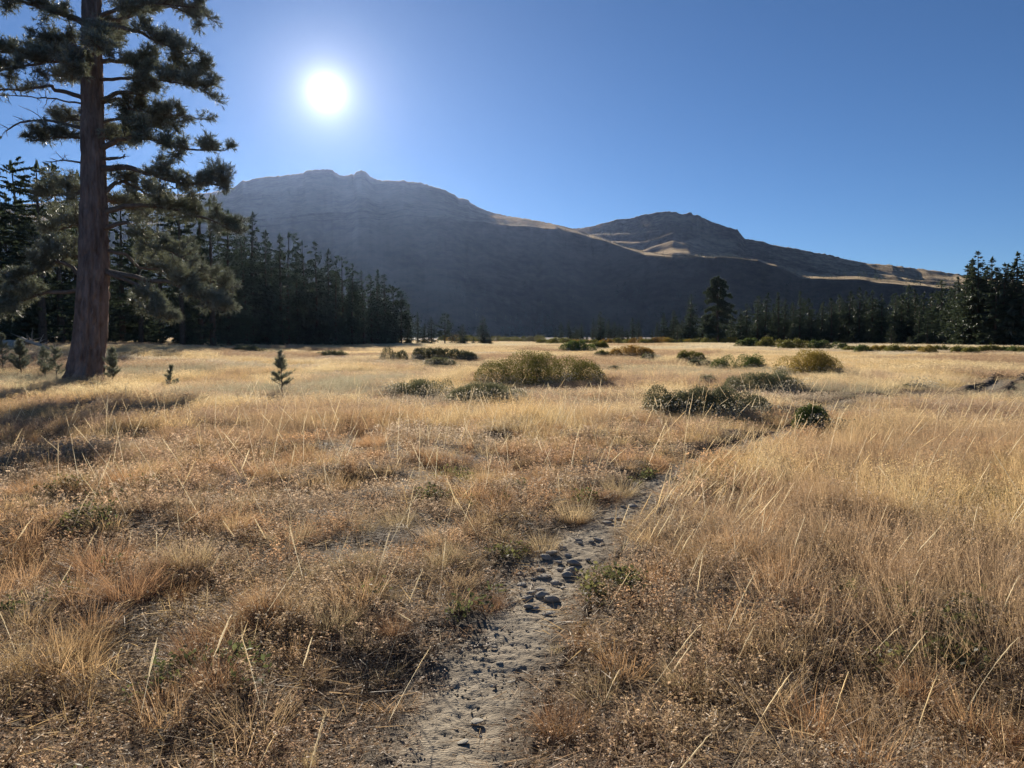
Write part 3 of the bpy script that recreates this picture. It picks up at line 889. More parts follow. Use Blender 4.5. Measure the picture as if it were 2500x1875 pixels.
# bark plates: furrows that wander up the trunk
fur = np.abs(fbm(u_ * 1.6 + 20 + ZZ * 0.35, v_ * 1.6 + ZZ * 0.9, 61, 4) - 0.5) * 2
fur2 = np.abs(vnoise(np.degrees(AG) / 9 + 3 * fbm(u_, ZZ * 0.7, 5, 2), ZZ * 1.3, 9) - 0.5) * 2
disp = 0.075 * (smooth(0.02, 0.3, fur) - 1) + 0.045 * (smooth(0.05, 0.35, fur2) - 1) + 0.02 * (fbm(u_ * 4, ZZ * 3 + v_ * 4, 17, 3) - 0.5)
flare = 0.16 * np.exp(-(ZZ - cz[0, 2]) / 0.55) * (.6 + np.cos(AG * 5 + 1.0))
RRt = rs_[:, None] * (1 + flare) + disp * (rs_[:, None] / 0.5)
Vt = np.stack([cxs[:, None] + RRt * np.cos(AG), cys[:, None] + RRt * np.sin(AG), ZZ], -1).reshape(-1, 3)
i = np.arange(len(zs) - 1)[:, None] * SD; j = np.arange(SD)[None]; j2 = (j + 1) % SD
Q = np.stack([(i + j).ravel(), (i + j2).ravel(), (i + SD + j2).ravel(), (i + SD + j).ravel()], 1)
link('trunk', mk_mesh('big_pine_trunk', Vt, Q, M['bark'], smooth_shade=True), pine)

# limbs: polyline in photo pixels, depth offset at the tip (m), radius (m), options
LIMBS = [
    # right side
    ([(240, 40), (300, 20), (380, 10), (500, 20)], -0.8, .07, dict(foliage=420, t0=.25, spread=.9)),
    ([(240, 62), (285, 48), (335, 33), (420, 20), (490, 45)], 0.9, .08, dict(foliage=460, t0=.3, spread=.9)),
    ([(240, 70), (294, 68), (335, 77), (367, 93), (408, 112), (456, 133)], -0.6, .09, dict(foliage=330, t0=.45, spread=.8, up=.7)),
    ([(240, 150), (300, 150), (380, 165), (450, 175), (515, 185)], 0.4, .08, dict(foliage=620, t0=.15, spread=1.0)),
    ([(240, 195), (330, 190), (420, 200), (500, 222)], -1.0, .06, dict(foliage=420, t0=.3, spread=.85)),
    ([(240, 250), (272, 234), (291, 225), (330, 228), (351, 233), (352, 216), (372, 211)], -0.5, .085, dict(foliage=150, t0=.6, spread=.6)),
    ([(240, 252), (294, 243), (312, 265), (370, 275), (470, 285)], 0.3, .07, dict(foliage=420, t0=.4, spread=.8)),
    ([(240, 300), (300, 290), (380, 300), (440, 300)], 1.3, .06, dict(foliage=420, t0=.25, spread=.9)),
    ([(240, 368), (285, 342), (348, 336), (440, 362), (550, 368)], -0.4, .10, dict(foliage=620, t0=.3, spread=.85)),
    ([(240, 388), (285, 386), (307, 382)], -0.3, .075, dict(foliage=0, dead=True, spread=.25, t0=.8)),
    ([(245, 412), (322, 411), (373, 424), (420, 443), (500, 450), (560, 455)], -0.6, .11, dict(foliage=700, t0=.42, spread=.95)),
    ([(245, 480), (282, 449), (316, 449), (376, 480), (440, 500)], 0.8, .09, dict(foliage=420, t0=.35, spread=.8)),
    ([(250, 520), (320, 500), (420, 510), (520, 540), (560, 560)], 1.2, .10, dict(foliage=620, t0=.3, spread=1.0)),
    ([(250, 560), (310, 545), (350, 590), (400, 610), (470, 640)], -0.9, .08, dict(foliage=360, t0=.3, spread=.9, up=.15)),
    ([(250, 660), (348, 681), (443, 700), (494, 735), (550, 760)], -0.8, .10, dict(foliage=420, t0=.4, spread=.8, up=.7)),
    ([(250, 662), (316, 687), (364, 719), (380, 751), (411, 782)], -1.6, .075, dict(foliage=330, t0=.35, spread=.6, up=.2)),
    ([(250, 610), (300, 620), (340, 650), (420, 660), (520, 690), (570, 715)], 0.8, .07, dict(foliage=420, t0=.4, spread=.8)),
    # left side
    ([(215, 60), (158, 36), (104, 17), (48, 4), (-40, -12)], -0.3, .12, dict(foliage=420, t0=.25, spread=.9, up=-.1)),
    ([(215, 120), (150, 110), (70, 125), (-10, 130)], 0.5, .08, dict(foliage=760, t0=.1, spread=1.05)),
    ([(215, 150), (130, 150), (40, 165), (-30, 180)], -1.0, .07, dict(foliage=560, t0=.2, spread=.9)),
    ([(215, 243), (168, 226), (136, 218), (121, 209), (82, 217), (0, 218), (-40, 225)], -0.2, .085, dict(foliage=90, t0=.5, spread=.6)),
    ([(215, 256), (136, 242), (63, 236), (-20, 232)], 0.4, .035, dict(foliage=0, dead=True, spread=.7)),
    ([(215, 318), (136, 297), (95, 294), (51, 300), (13, 320)], -0.4, .06, dict(foliage=0, dead=True, spread=.9, t0=.35)),
    ([(215, 300), (175, 290), (135, 292)], 0.7, .04, dict(foliage=190, t0=.3, spread=.55)),
    ([(215, 340), (150, 335), (85, 345)], -0.7, .05, dict(foliage=300, t0=.25, spread=.6)),
    ([(215, 402), (158, 391), (126, 396)], -0.3, .04, dict(foliage=0, dead=True, spread=.5, t0=.4)),
    ([(215, 640), (150, 610), (110, 615)], 0.6, .05, dict(foliage=260, t0=.3, spread=.7)),
    ([(215, 690), (150, 640), (90, 665), (30, 690)], -0.6, .08, dict(foliage=420, t0=.25, spread=.8)),
    ([(215, 706), (95, 719), (40, 740), (5, 752)], -1.0, .08, dict(foliage=420, t0=.3, spread=.75)),
    # towards and away from the viewer
    ([(224, 110), (235, 100), (245, 120)], -2.6, .07, dict(foliage=300, t0=.3, spread=.8)),
    ([(224, 170), (205, 150), (190, 165)], -2.2, .06, dict(foliage=260, t0=.3, spread=.8)),
    ([(224, 90), (260, 80), (290, 90)], 2.8, .07, dict(foliage=420, t0=.2, spread=.95)),
    ([(224, 200), (190, 190), (160, 200)], 2.8, .07, dict(foliage=420, t0=.2, spread=.95)),
    ([(226, 350), (270, 335), (310, 350)], 3.0, .08, dict(foliage=420, t0=.2, spread=.95)),
    ([(228, 480), (300, 500), (350, 530)], 3.2, .08, dict(foliage=420, t0=.2, spread=1.0)),
    ([(228, 470), (170, 470), (110, 490)], 2.6, .08, dict(foliage=480, t0=.2, spread=1.0)),
    ([(228, 560), (180, 550), (120, 570)], 2.2, .07, dict(foliage=380, t0=.2, spread=.9)),
]
for pts, tip, r0, kw in LIMBS:
    m_ = len(pts)
    P = [loc(x, y, tip * k / (m_ - 1)) for k, (x, y) in enumerate(pts)]
    limb(pine, P, r0, rg, **kw)
for k in range(16):      # the crown goes on above the frame
    y0 = -60 - 52 * k; az = rg.uniform(0, 6.28); L = 3.6 * (1 - k / 20)
    p0 = loc(np.interp(y0, [-1000, 0], [232, 224]), y0)
    P = [p0, p0 + np.array([math.cos(az), math.sin(az), .12]) * L * .5, p0 + np.array([math.cos(az), math.sin(az), .2]) * L]
    limb(pine, P, .07, rg, foliage=240, t0=.25, spread=.9, nn=10, fmul=1.0)

# ---- young pines in the grass
def sapling(px, ybase, ytop, label, seed, bushy=1.0, name='pine_sapling', mat='sapling', dead=False):
    rg2 = np.random.default_rng(seed)
    b = gp(px, ybase)
    z0 = gz(b.x, b.y)
    H = at(px, ytop, b.y).z - z0
    e = empty(name, (b.x, b.y, z0 - 0.02))
    w = Acc(); f = Acc()
    zz = np.linspace(0, H, 8)
    P = np.stack([np.cumsum(rg2.normal(0, .012, 8)), np.cumsum(rg2.normal(0, .012, 8)), zz], 1)
    V, T = tube(P, np.linspace(.022, .006, 8), 5); w.add(V, T)
    PT = [P[-1]]; DT = [np.array([0, 0, 1.0])]
    nb = int(34 * bushy)
    for k in range(nb):
        t = rg2.uniform(0.18, 0.97); p = np.array([np.interp(t * H, zz, P[:, a]) for a in range(3)])
        az = rg2.uniform(0, 6.28); L = H * 0.33 * (1.12 - t) * rg2.uniform(.4, 1.2) + .04
        d = np.array([math.cos(az), math.sin(az), .25 + .5 * t]); d /= np.linalg.norm(d)
        q = np.array([p, p + d * L * .5, p + d * L + np.array([0, 0, .2 * L])])
        V, T = tube(q, [.008, .006, .004], 4); w.add(V, T)
        if dead and rg2.random() < .55: continue
        for m in range(int(3 + L * 26)):
            s = rg2.uniform(.25, 1); PT.append(q[0] * (1 - s) + q[2] * s + rg2.normal(0, .015, 3)); DT.append(d + rg2.normal(0, .35, 3) + np.array([0, 0, .4]))
    for m in range(4):
        PT.append(P[-1] - np.array([0, 0, rg2.uniform(0, .35) * H])); DT.append(np.array([0, 0, 1]) + rg2.normal(0, .4, 3))
    tufts(f, PT, DT, rg2, 18, .10, .007)
    link('stem', w.mesh('stem', M['branch'], True), e)
    link('needles', f.mesh('needles', M[mat]), e)
    tag(e, label, 'sapling', 'young pines in the meadow grass')
    return e


sapling(688, 962, 856, 'young pine standing alone in straw right of the big trunk', 3, 1.1)
sapling(277, 940, 850, 'young pine growing close against the right of the big trunk', 4, 1.5)
sapling(8, 925, 812, 'young pine at the left picture edge', 5, 1.0)
sapling(50, 928, 828, 'bushiest young pine left of the big trunk', 6, 2.4)
sapling(112, 932, 846, 'young dark pine second from the big trunk on its left', 7, 1.0)
sapling(141, 936, 838, 'thin-stemmed young pine nearest left of the big trunk', 8, 0.8)
sapling(418, 945, 892, 'half-bare scraggly young pine in straw right of the trunk', 9, 1.2, dead=True)

# ---- the big layered tree before the right forest
rg = np.random.default_rng(21)
bD = 138.0
b = at(1752, 820, bD)
lay = empty('fir_tree', (b.x, b.y, gz(b.x, b.y)))
tag(lay, 'big layered conifer with ragged flat top before the right forest', 'tree')
loc0 = np.array(lay.location)
Ht = at(1752, 679, bD).z - loc0[2]
zz = np.linspace(-0.2, Ht, 10)
V, T = tube(np.stack([zz * 0.0 - .02 * zz, zz * 0, zz], 1), np.linspace(.30, .06, 10), 8)
_a = Acc(); _a.add(V, T); link('trunk', _a.mesh('layered_trunk', M['trunk'], True), lay)
for k in range(56):
    t = (k + rg.random()) / 56
    z = Ht * (0.10 + 0.88 * t)
    az = rg.uniform(0, 6.28)
    L = Ht * np.interp(t, [0, .3, .45, .6, .8, .92, 1], [.20, .27, .30, .21, .17, .13, .09]) * rg.uniform(.55, 1.15)
    d = np.array([math.cos(az), math.sin(az), 0])
    p0 = np.array([-.02 * z, 0, z])
    P = [p0, p0 + d * L * .5 + np.array([0, 0, .05 * L]), p0 + d * L + np.array([0, 0, -.06 * L])]
    limb(lay, P, .05, rg, foliage=95, t0=.25, spread=.75, up=.1, ln=.34, wd=.085, nn=9, mat='spruce', fmul=1.3)


# ------------------------------------------------------------------ shrubs
def shrub_mesh(seed, w, d, h, leafn, leaf, lobes=None, stems=70):
    rg2 = np.random.default_rng(seed)
    nl = lobes or max(5, int(3 + w / h * 3))
    cxs_ = rg2.uniform(-1, 1, nl) * (w / 2 - h * 0.42) if w > h * 1.1 else rg2.uniform(-.3, .3, nl) * w / 2
    cxs_[0] = -(w / 2 - h * .45) if w > h else 0; cxs_[-1] = (w / 2 - h * .45) if w > h else 0
    cys_ = rg2.uniform(-.5, .5, nl) * d / 2
    prof = np.clip(1 - (2 * cxs_ / w) ** 2 * 0.55, .5, 1)
    hr = h * prof * rg2.uniform(.86, 1.0, nl); hr[rg2.integers(0, nl)] = h
    rw = np.clip(rg2.uniform(.4, .6, nl) * h * 1.1, .1, w / 2)
    area = rw * hr
    pick = rg2.choice(nl, leafn, p=area / area.sum())
    u = rg2.normal(0, 1, (leafn, 3)); u[:, 2] = np.abs(u[:, 2]); u /= np.linalg.norm(u, axis=1)[:, None]
    rf = 1 - np.abs(rg2.normal(0, .13, leafn)); sp = rg2.random(leafn) < .07; rf[sp] = rg2.uniform(1.0, 1.10, sp.sum())
    Pn = np.stack([cxs_[pick] + u[:, 0] * rw[pick] * rf, cys_[pick] + u[:, 1] * np.minimum(rw[pick], d / 2) * rf, u[:, 2] * hr[pick] * rf], 1)
    Pn[:, 2] = np.maximum(Pn[:, 2], .02)
    dr = rg2.normal(0, 1, (leafn, 3)); dr[:, 2] = np.abs(dr[:, 2]) * .9 + .25; dr /= np.linalg.norm(dr, axis=1)[:, None]
    wv = np.cross(dr, rg2.normal(0, 1, (leafn, 3))); wv /= np.linalg.norm(wv, axis=1)[:, None] + 1e-9
    L = leaf * rg2.uniform(.6, 1.3, leafn)[:, None]
    wv = wv * L * .2
    V = np.stack([Pn, Pn + dr * L * .5 + wv, Pn + dr * L, Pn + dr * L * .5 - wv], 1).reshape(-1, 3)
    k = np.arange(leafn)[:, None] * 4
    T = np.concatenate([k + [0, 1, 2], k + [0, 2, 3]])
    f = Acc(); f.add(V, T, np.repeat(rg2.uniform(.8, 1.18, leafn), 4))
    s = Acc()
    for q in range(stems):
        k = rg2.integers(0, nl); uu = u[rg2.integers(0, leafn)]
        top = np.array([cxs_[k] + uu[0] * rw[k], cys_[k] + uu[1] * min(rw[k], d / 2), uu[2] * hr[k] * 1.04 + .03])
        bot = np.array([cxs_[k] * .9 + rg2.normal(0, .08) * h, cys_[k] * .8 + rg2.normal(0, .08) * h, -.03])
        mid = bot * .45 + top * .55 + np.array([0, 0, .1 * h])
        r = .004 + .006 * h
        V, T = tube([bot, mid, top], [r, r * .7, r * .35], 3); s.add(V, T, rg2.uniform(.7, 1.2))
    return f, s


SHRUBS = []


def shrub(x0, x1, ytop, ybase, mat, label, seed, dens=1.0, depth_ratio=.7, name='willow_shrub', group=None, cat='shrub', share=None):
    b = gp((x0 + x1) / 2, ybase)
    dist = b.y
    w = (x1 - x0) / F * dist
    h = (ybase - ytop) / F * dist
    h *= 1.02
    if dist > 60:      # far ones stand a little taller than what shows above the grass
        h *= 1.15
    d = w * depth_ratio if w < 2 else max(1.4, w * .42)
    yc = dist + d * .25
    xc = b.x * yc / dist
    h = h + (d * .3) * 0.0
    z0 = gz(xc, yc)
    leaf = min(.18, max(.040, .0018 * dist))
    n = int(dens * 2.6 * min(9000, 900 + 2.4 * (w * h + w * d * .5) / leaf ** 2 * .9))
    f, s = shrub_mesh(seed, w, d, h, n, leaf, stems=int(30 + 12 * w))
    e = empty(name, (xc, yc, z0 - .02))
    st = link('stems', s.mesh('stems', M['twig']), e)
    link('foliage', f.mesh('foliage', M[mat]), e)
    tag(e, label, cat, group)
    SHRUBS.append((xc, yc, w, d, h))
    return e


GW = 'willow and sage shrubs scattered over the meadow'
shrub(1160, 1480, 850, 936, 'willow_olive', 'largest yellow-green willow mound in the middle of the meadow', 1, 1.6, group=GW)
shrub(1088, 1288, 928, 978, 'sage', 'low grey-green shrub in front of the largest willow mound', 2, 1.3, name='sage_shrub', group=GW)
shrub(940, 1110, 921, 962, 'sage', 'low grey-green shrub left of the one before the largest willow', 3, 1.1, name='sage_shrub', group=GW)
shrub(930, 1168, 851, 884, 'sage_dark', 'long flat dark shrub strip left of the largest willow', 4, 1.5, name='sage_shrub', group=GW)
shrub(1036, 1110, 873, 894, 'sage', 'small low shrub in front of the long flat strip', 5, 1.2, name='sage_shrub', group=GW)
shrub(1365, 1452, 832, 857, 'willow_green', 'dark green willow just behind the largest willow mound', 6, 1.5, group=GW)
shrub(1443, 1486, 836, 854, 'willow_olive', 'olive willow touching the dark green willow on its right', 7, 1.2, group=GW)
shrub(1450, 1494, 857, 873, 'willow_olive', 'small olive willow left of the orange-topped willow', 8, 1.2, group=GW)
shrub(1488, 1600, 843, 874, 'willow_orange', 'orange-yellow willow in the centre distance', 9, 1.3, group=GW)
shrub(1565, 1610, 866, 880, 'sage', 'little grey shrub at the right foot of the orange willow', 10, 1.1, name='sage_shrub', group=GW)
shrub(1651, 1724, 857, 885, 'willow_olive', 'olive willow left of the grey-green rounded shrub', 11, 1.4, group=GW)
shrub(1677, 1738, 874, 895, 'sage_dark', 'brownish low shrub at the foot of the olive willow', 12, 1.2, name='sage_shrub', group=GW)
shrub(1739, 1864, 862, 903, 'willow_green', 'grey-green rounded shrub left of the golden willow', 13, 1.2, group=GW)
shrub(1897, 2057, 856, 921, 'willow_gold', 'golden rounded willow right of centre', 14, 1.5, group=GW)
shrub(1752, 1960, 904, 957, 'sage_dark', 'dark grey shrub in front of the golden willow', 15, 1.5, name='sage_shrub', group=GW)
shrub(1706, 1752, 915, 940, 'sage', 'small grey shrub at left end of the dark grey shrub', 16, 1.1, name='sage_shrub', group=GW)
shrub(1570, 1890, 943, 1015, 'sage_dark', 'nearest wide dark shrub mound left of the trail', 17, 1.7, name='sage_shrub', group=GW)
shrub(1940, 2022, 986, 1050, 'willow_green', 'bright green bush beside the trail', 18, 1.6, group=GW)
shrub(2186, 2272, 930, 949, 'sage_dark', 'small dark shrub patch in the right-hand straw', 19, 1.1, name='sage_shrub', group=GW)
shrub(1482, 1518, 892, 904, 'sage', 'tiny grey shrub right of the largest willow mound', 20, 1.0, name='sage_shrub', group=GW)
shrub(770, 850, 856, 872, 'sage', 'low shrub patch in the straw right of the lone young pine', 22, 1.0, name='sage_shrub', group=GW)
shrub(560, 650, 855, 868, 'sage', 'low shrub patch in the straw behind the lone young pine', 23, 1.0, name='sage_shrub', group=GW)
shrub(1795, 1853, 829, 850, 'willow_green', 'round green willow before the right forest, leftmost of three', 24, 1.2, group=GW)
shrub(1850, 1925, 826, 851, 'willow_olive', 'round olive willow before the right forest, middle of three', 25, 1.3, group=GW)
shrub(1900, 1985, 831, 856, 'willow_olive', 'yellowish willow lobe in front of the right forest', 26, 1.3, group=GW)
shrub(1975, 2072, 833, 857, 'willow_green', 'wide green willow before the right forest, rightmost of three', 27, 1.3, group=GW)
GB = 'low willows in the band below the far trees'
rb = random.Random(9)
for k in range(12):
    px = 1085 + k * 21; 
    shrub(px - 17, px + 17, 821 + rb.uniform(-1, 2), 835.5 + rb.uniform(-1, 1), rb.choice(['willow_olive', 'willow_olive', 'willow_orange', 'sage']), f'low willow {nth(k + 1)} from left in the band behind the lone spruces', 200 + k, .7, group=GB)
for k in range(19):
    px = 1330 + k * 25
    shrub(px - 20, px + 20, 828 + rb.uniform(-3, 2), 841 + rb.uniform(-1, 1.5), rb.choice(['willow_olive', 'willow_orange', 'willow_gold', 'willow_olive']), f'low willow {nth(k + 1)} from left in the band below centre conifers', 240 + k, .7, group=GB)
for k in range(18):
    px = 2075 + k * 27
    shrub(px - 22, px + 22, 846 + rb.uniform(-3, 2), 861 + rb.uniform(-2, 3), rb.choice(['willow_olive', 'willow_gold', 'willow_olive', 'willow_green']), f'low willow {nth(k + 1)} from left in the band below the right forest', 280 + k, .7, group=GB)


# ------------------------------------------------------------------ eroded bank where the trail drops through a gully at the right
_p0 = gp(2395, 958); _p1 = gp(2470, 918)
u_ = np.linspace(0, 1, 90); v_ = np.linspace(-1, 1, 50)
U_, V_ = np.meshgrid(u_, v_, indexing='ij')
_dx, _dy = _p1.x - _p0.x, _p1.y - _p0.y; _L = math.hypot(_dx, _dy)
BX = _p0.x + _dx * U_ - _dy / _L * V_ * .75 * (1 + .3 * np.sin(U_ * 9)); BY = _p0.y + _dy * U_ + _dx / _L * V_ * .75
prof_ = np.exp(-((np.abs(V_) - .55) / .22) ** 2) * (.7 + .6 * fbm(BX * 2, BY * 2, 71, 3)) + .35 * (fbm(BX * 5, BY * 5, 73, 3) - .5)
prof_ += np.exp(-((U_ - .12) / .06) ** 2) * .5 * (np.abs(V_) < .8) + np.exp(-((U_ - .93) / .05) ** 2) * .8
fade_ = smooth(1.0, .8, np.abs(V_)) * smooth(0, .06, U_) * smooth(1, .94, U_)
BZ = ground_z(BX, BY) - .06 + fade_ * (.05 + .115 * prof_)
i = np.arange(89)[:, None]; j = np.arange(49)[None]
Q = np.stack([(i * 50 + j).ravel(), (i * 50 + j + 1).ravel(), ((i + 1) * 50 + j + 1).ravel(), ((i + 1) * 50 + j).ravel()], 1)
bank = link('bank', mk_mesh('bank', np.stack([BX.ravel(), BY.ravel(), BZ.ravel()], 1), Q, M['soil'], smooth_shade=True))
tag(bank, 'small dark eroded soil bank in the straw at the far right', kind='structure')

# ------------------------------------------------------------------ stones on the trail
def stone_mesh(seed, flat=.55):
    rg2 = np.random.default_rng(seed)
    import bmesh
    bm = bmesh.new()
    bmesh.ops.create_icosphere(bm, subdivisions=2, radius=1.0)
    cuts = rg2.normal(0, 1, (7, 3)); cuts /= np.linalg.norm(cuts, axis=1)[:, None]; dd = rg2.uniform(.55, .9, 7)
    for v in bm.verts:
        c = np.array(v.co)
        for n_, d_ in zip(cuts, dd):
            s = c @ n_
            if s > d_: c = c - n_ * (s - d_)
        c = c * (1 + rg2.normal(0, .03))
        v.co = (c[0], c[1] * .85, c[2] * flat)
    me = bpy.data.meshes.new('stone')
    bm.to_mesh(me); bm.free()
    return me


SM = [stone_mesh(k, f) for k, f in enumerate([.42, .36, .5, .32, .4])]
SMP = [stone_mesh(20 + k, f) for k, f in enumerate([.22, .3, .26])]
for m in SM: m.materials.append(M['stone'])
for m in SMP: m.materials.append(M['stone_pale'])
zA = lambda x, y, w: (800 + x * .4069, 900 + y * .4069, w * .4069)
zB = lambda x, y, w: (900 + x * .2712, 1400 + y * .2712, w * .2712)
ST = [zA(*p) + (0,) for p in [(1400, 1115, 64), (1345, 1150, 95), (1440, 1160, 60), (1310, 1175, 80), (1385, 1203, 52), (1475, 1210, 84), (1275, 1248, 55), (1460, 1265, 95), (1440, 1285, 72), (1295, 1290, 84), (1150, 1273, 42), (1160, 1340, 62), (1365, 1330, 64),
      (1415, 1362, 42), (1270, 1378, 74), (1225, 1395, 62), (1285, 1412, 92), (1345, 1440, 92), (1200, 1428, 70), (1205, 1480, 62), (1250, 1488, 42), (1505, 1074, 52), (1620, 1074, 62), (1580, 1084, 42), (1690, 944, 62), (1675, 968, 62), (1750, 939, 44), (1830, 864, 62), (1770, 864, 42),
      (1515, 1093, 42), (1395, 1245, 46), (1230, 1300, 40), (1330, 1235, 38), (1560, 1190, 44)]] + [zB(*p) + (1,) for p in [(975, 1425, 130), (1180, 890, 72), (1285, 1048, 74), (1125, 1085, 62), (850, 1625, 115), (1225, 1395, 52)]] + [zB(*p) + (0,) for p in [(1130, 745, 52), (1435, 370, 64), (1500, 385, 50), (1080, 925, 40)]] + [zA(1330, 1525, 84) + (1,)]
rs2 = random.Random(3)
slabs = {34: 'largest pale flat stone near the bottom of the trail', 38: 'pale flat stone at the bottom edge of the trail', 1: 'large grey stone at the top of the trail stone patch', 16: 'angular grey stone low in the trail stone patch', 17: 'grey stone at the right trail edge low in the patch', 7: 'long flat grey stone on the right of the trail patch',
         44: 'pale flat slab at the right edge of the trail below the patch', 5: 'grey stone right of middle in the trail patch'}
_rank = {k: r + 1 for r, k in enumerate(sorted(range(len(ST)), key=lambda q: -ST[q][1]))}
for k, (x, y, w, pale) in enumerate(ST):
    b = gp(x, y, -0.08)
    r = w / F * math.hypot(b.x, b.y) / 2 * 1.12
    o = link('stone', rs2.choice(SMP if pale else SM))
    o.scale = (r, r * rs2.uniform(.7, 1.0), r * rs2.uniform(.8, 1.15))
    o.rotation_euler = (rs2.uniform(-.2, .2), rs2.uniform(-.2, .2), rs2.uniform(-.5, .5) + (3.14 if rs2.random() < .5 else 0))
    o.location = (b.x, b.y, gz(b.x, b.y) + 0.026 + r * (.16 if not pale else .10))
    tag(o, slabs.get(k) or (f'small pale flat stone on the trail, {nth(_rank[k])} stone from its near end' if pale else f'small grey stone on the trail, {nth(_rank[k])} stone from its near end'), 'stone', 'stones on the trail')


# ------------------------------------------------------------------ log and dead wood
def log_thing(name, p0, p1, r0, r1, label, seed, cat='log', group=None, twigs=0):
    rg2 = np.random.default_rng(seed)
    p0 = np.array(p0); p1 = np.array(p1); c = (p0 + p1) / 2
    e = empty(name, c)
    t = np.linspace(0, 1, 9)[:, None]
    P = (p0 - c) * (1 - t) + (p1 - c) * t + rg2.normal(0, .012, (9, 3)) * np.linalg.norm(p1 - p0) * .3
    V, T = tube(P, np.linspace(r0, r1, 9) * rg2.uniform(.9, 1.1, 9), 9)
    a = Acc(); a.add(V, T)
    for end, sgn in ((0, 0), (8, 8)):
        ring = np.arange(9) + end * 9
        ce = len(V); a.add(np.concatenate([V[ring], [P[end]]]), [[q, (q + 1) % 9, 9] for q in range(9)])
    link('stem', a.mesh('log_stem', M['deadwood']), e)
    for q in range(twigs):
        s = rg2.uniform(.1, .95); b_ = P[int(s * 8)]
        d = rg2.normal(0, 1, 3); d[2] = abs(d[2]) * .9; d /= np.linalg.norm(d)
        l_ = rg2.uniform(.3, .9)
        V, T = tube([b_, b_ + d * l_ * .5, b_ + d * l_ + rg2.normal(0, .08, 3)], [r0 * .3, r0 * .2, .006], 4)
        a2 = Acc(); a2.add(V, T); link('twig', a2.mesh('twig', M['deadwood']), e)
    tag(e, label, cat, group)
    return e


b0 = gp(1962, 1049); b1 = gp(2008, 1053)
log_thing('log', (b0.x, b0.y, gz(b0.x, b0.y) + .10), (b1.x, b1.y, gz(b1.x, b1.y) + .11), .035, .03, 'short pale weathered log lying across the trail', 1)
b0 = at(-40, 820, 46); b1 = at(48, 822, 43)
log_thing('log', (b0.x, b0.y, gz(b0.x, b0.y) + .35), (b1.x, b1.y, gz(b1.x, b1.y) + .35), .34, .28, 'thick fallen log at the left edge under the dark trees', 2)
b0 = at(52, 815, 42); b1 = at(118, 828, 40)
log_thing('fallen_branch', (b0.x, b0.y, gz(b0.x, b0.y) + .75), (b1.x, b1.y, gz(b1.x, b1.y) + .35), .10, .05, 'fallen dead branch with bare twigs left of the big trunk', 3, 'branch', twigs=14)

# ------------------------------------------------------------------ bunchgrass tussocks one can point at
def blades(rg2, n, h0, h1, rad, lean, wid, curl=.5, segs=3, bias=(0, 0)):
    """n grass blades rooted within rad; returns V,T,shade"""
    a = rg2.uniform(0, 2 * math.pi, n); rr_ = rad * np.sqrt(rg2.random(n))
    root = np.stack([rr_ * np.cos(a), rr_ * np.sin(a), np.full(n, -.03)], 1)
    h = rg2.uniform(h0, h1, n)
    az = a + rg2.normal(0, .8, n)
    ln = np.abs(rg2.normal(0, lean, n)) + lean * .3
    d0 = np.stack([np.cos(az) * ln + bias[0], np.sin(az) * ln + bias[1], np.ones(n)], 1); d0 /= np.linalg.norm(d0, axis=1)[:, None]
    cur = curl * rg2.uniform(.2, 1.2, n)
    wv = np.stack([-np.sin(az + rg2.normal(0, .9, n)), np.cos(az + rg2.normal(0, .9, n)), rg2.normal(0, .2, n)], 1)
    wv /= np.linalg.norm(wv, axis=1)[:, None]
    pts = []
    for s in range(segs + 1):
        t = s / segs
        p = root + d0 * (h * t)[:, None] + np.stack([np.cos(az), np.sin(az), -np.ones(n) * .6], 1) * (cur * h * t * t * .5)[:, None]
        pts.append(p)
    V = []; T = []
    nv = segs * 2 + 1
    W = wid * rg2.uniform(.6, 1.3, n)[:, None]
    for s in range(segs):
        tw = (1 - s / segs) ** .6
        V += [pts[s] - wv * W * tw * .5, pts[s] + wv * W * tw * .5]
    V.append(pts[segs])
    V = np.stack(V, 1)                      # n, nv, 3
    k = np.arange(n)[:, None] * nv
    for s in range(segs - 1):
        T += [k + [2 * s, 2 * s + 1, 2 * s + 3], k + [2 * s, 2 * s + 3, 2 * s + 2]]
    T.append(k + [2 * segs - 2, 2 * segs - 1, 2 * segs])
    return V.reshape(-1, 3), np.concatenate(T), np.repeat(rg2.uniform(.6, 1.3, n), nv), pts


def tussock_mesh(seed, mat, n=420, h=(.14, .30), rad=.10, lean=.55):
    rg2 = np.random.default_rng(seed)
    a = Acc()
    V, T, S, _ = blades(rg2, n, h[0], h[1], rad, lean, .0026, .7); a.add(V, T, S)
    V, T, S, _ = blades(rg2, n // 4, h[0] * .4, h[1] * .6, rad * 1.2, lean * 1.6, .003, .9); a.add(V, T, S * .8)
    return a.mesh('tussock', M[mat])


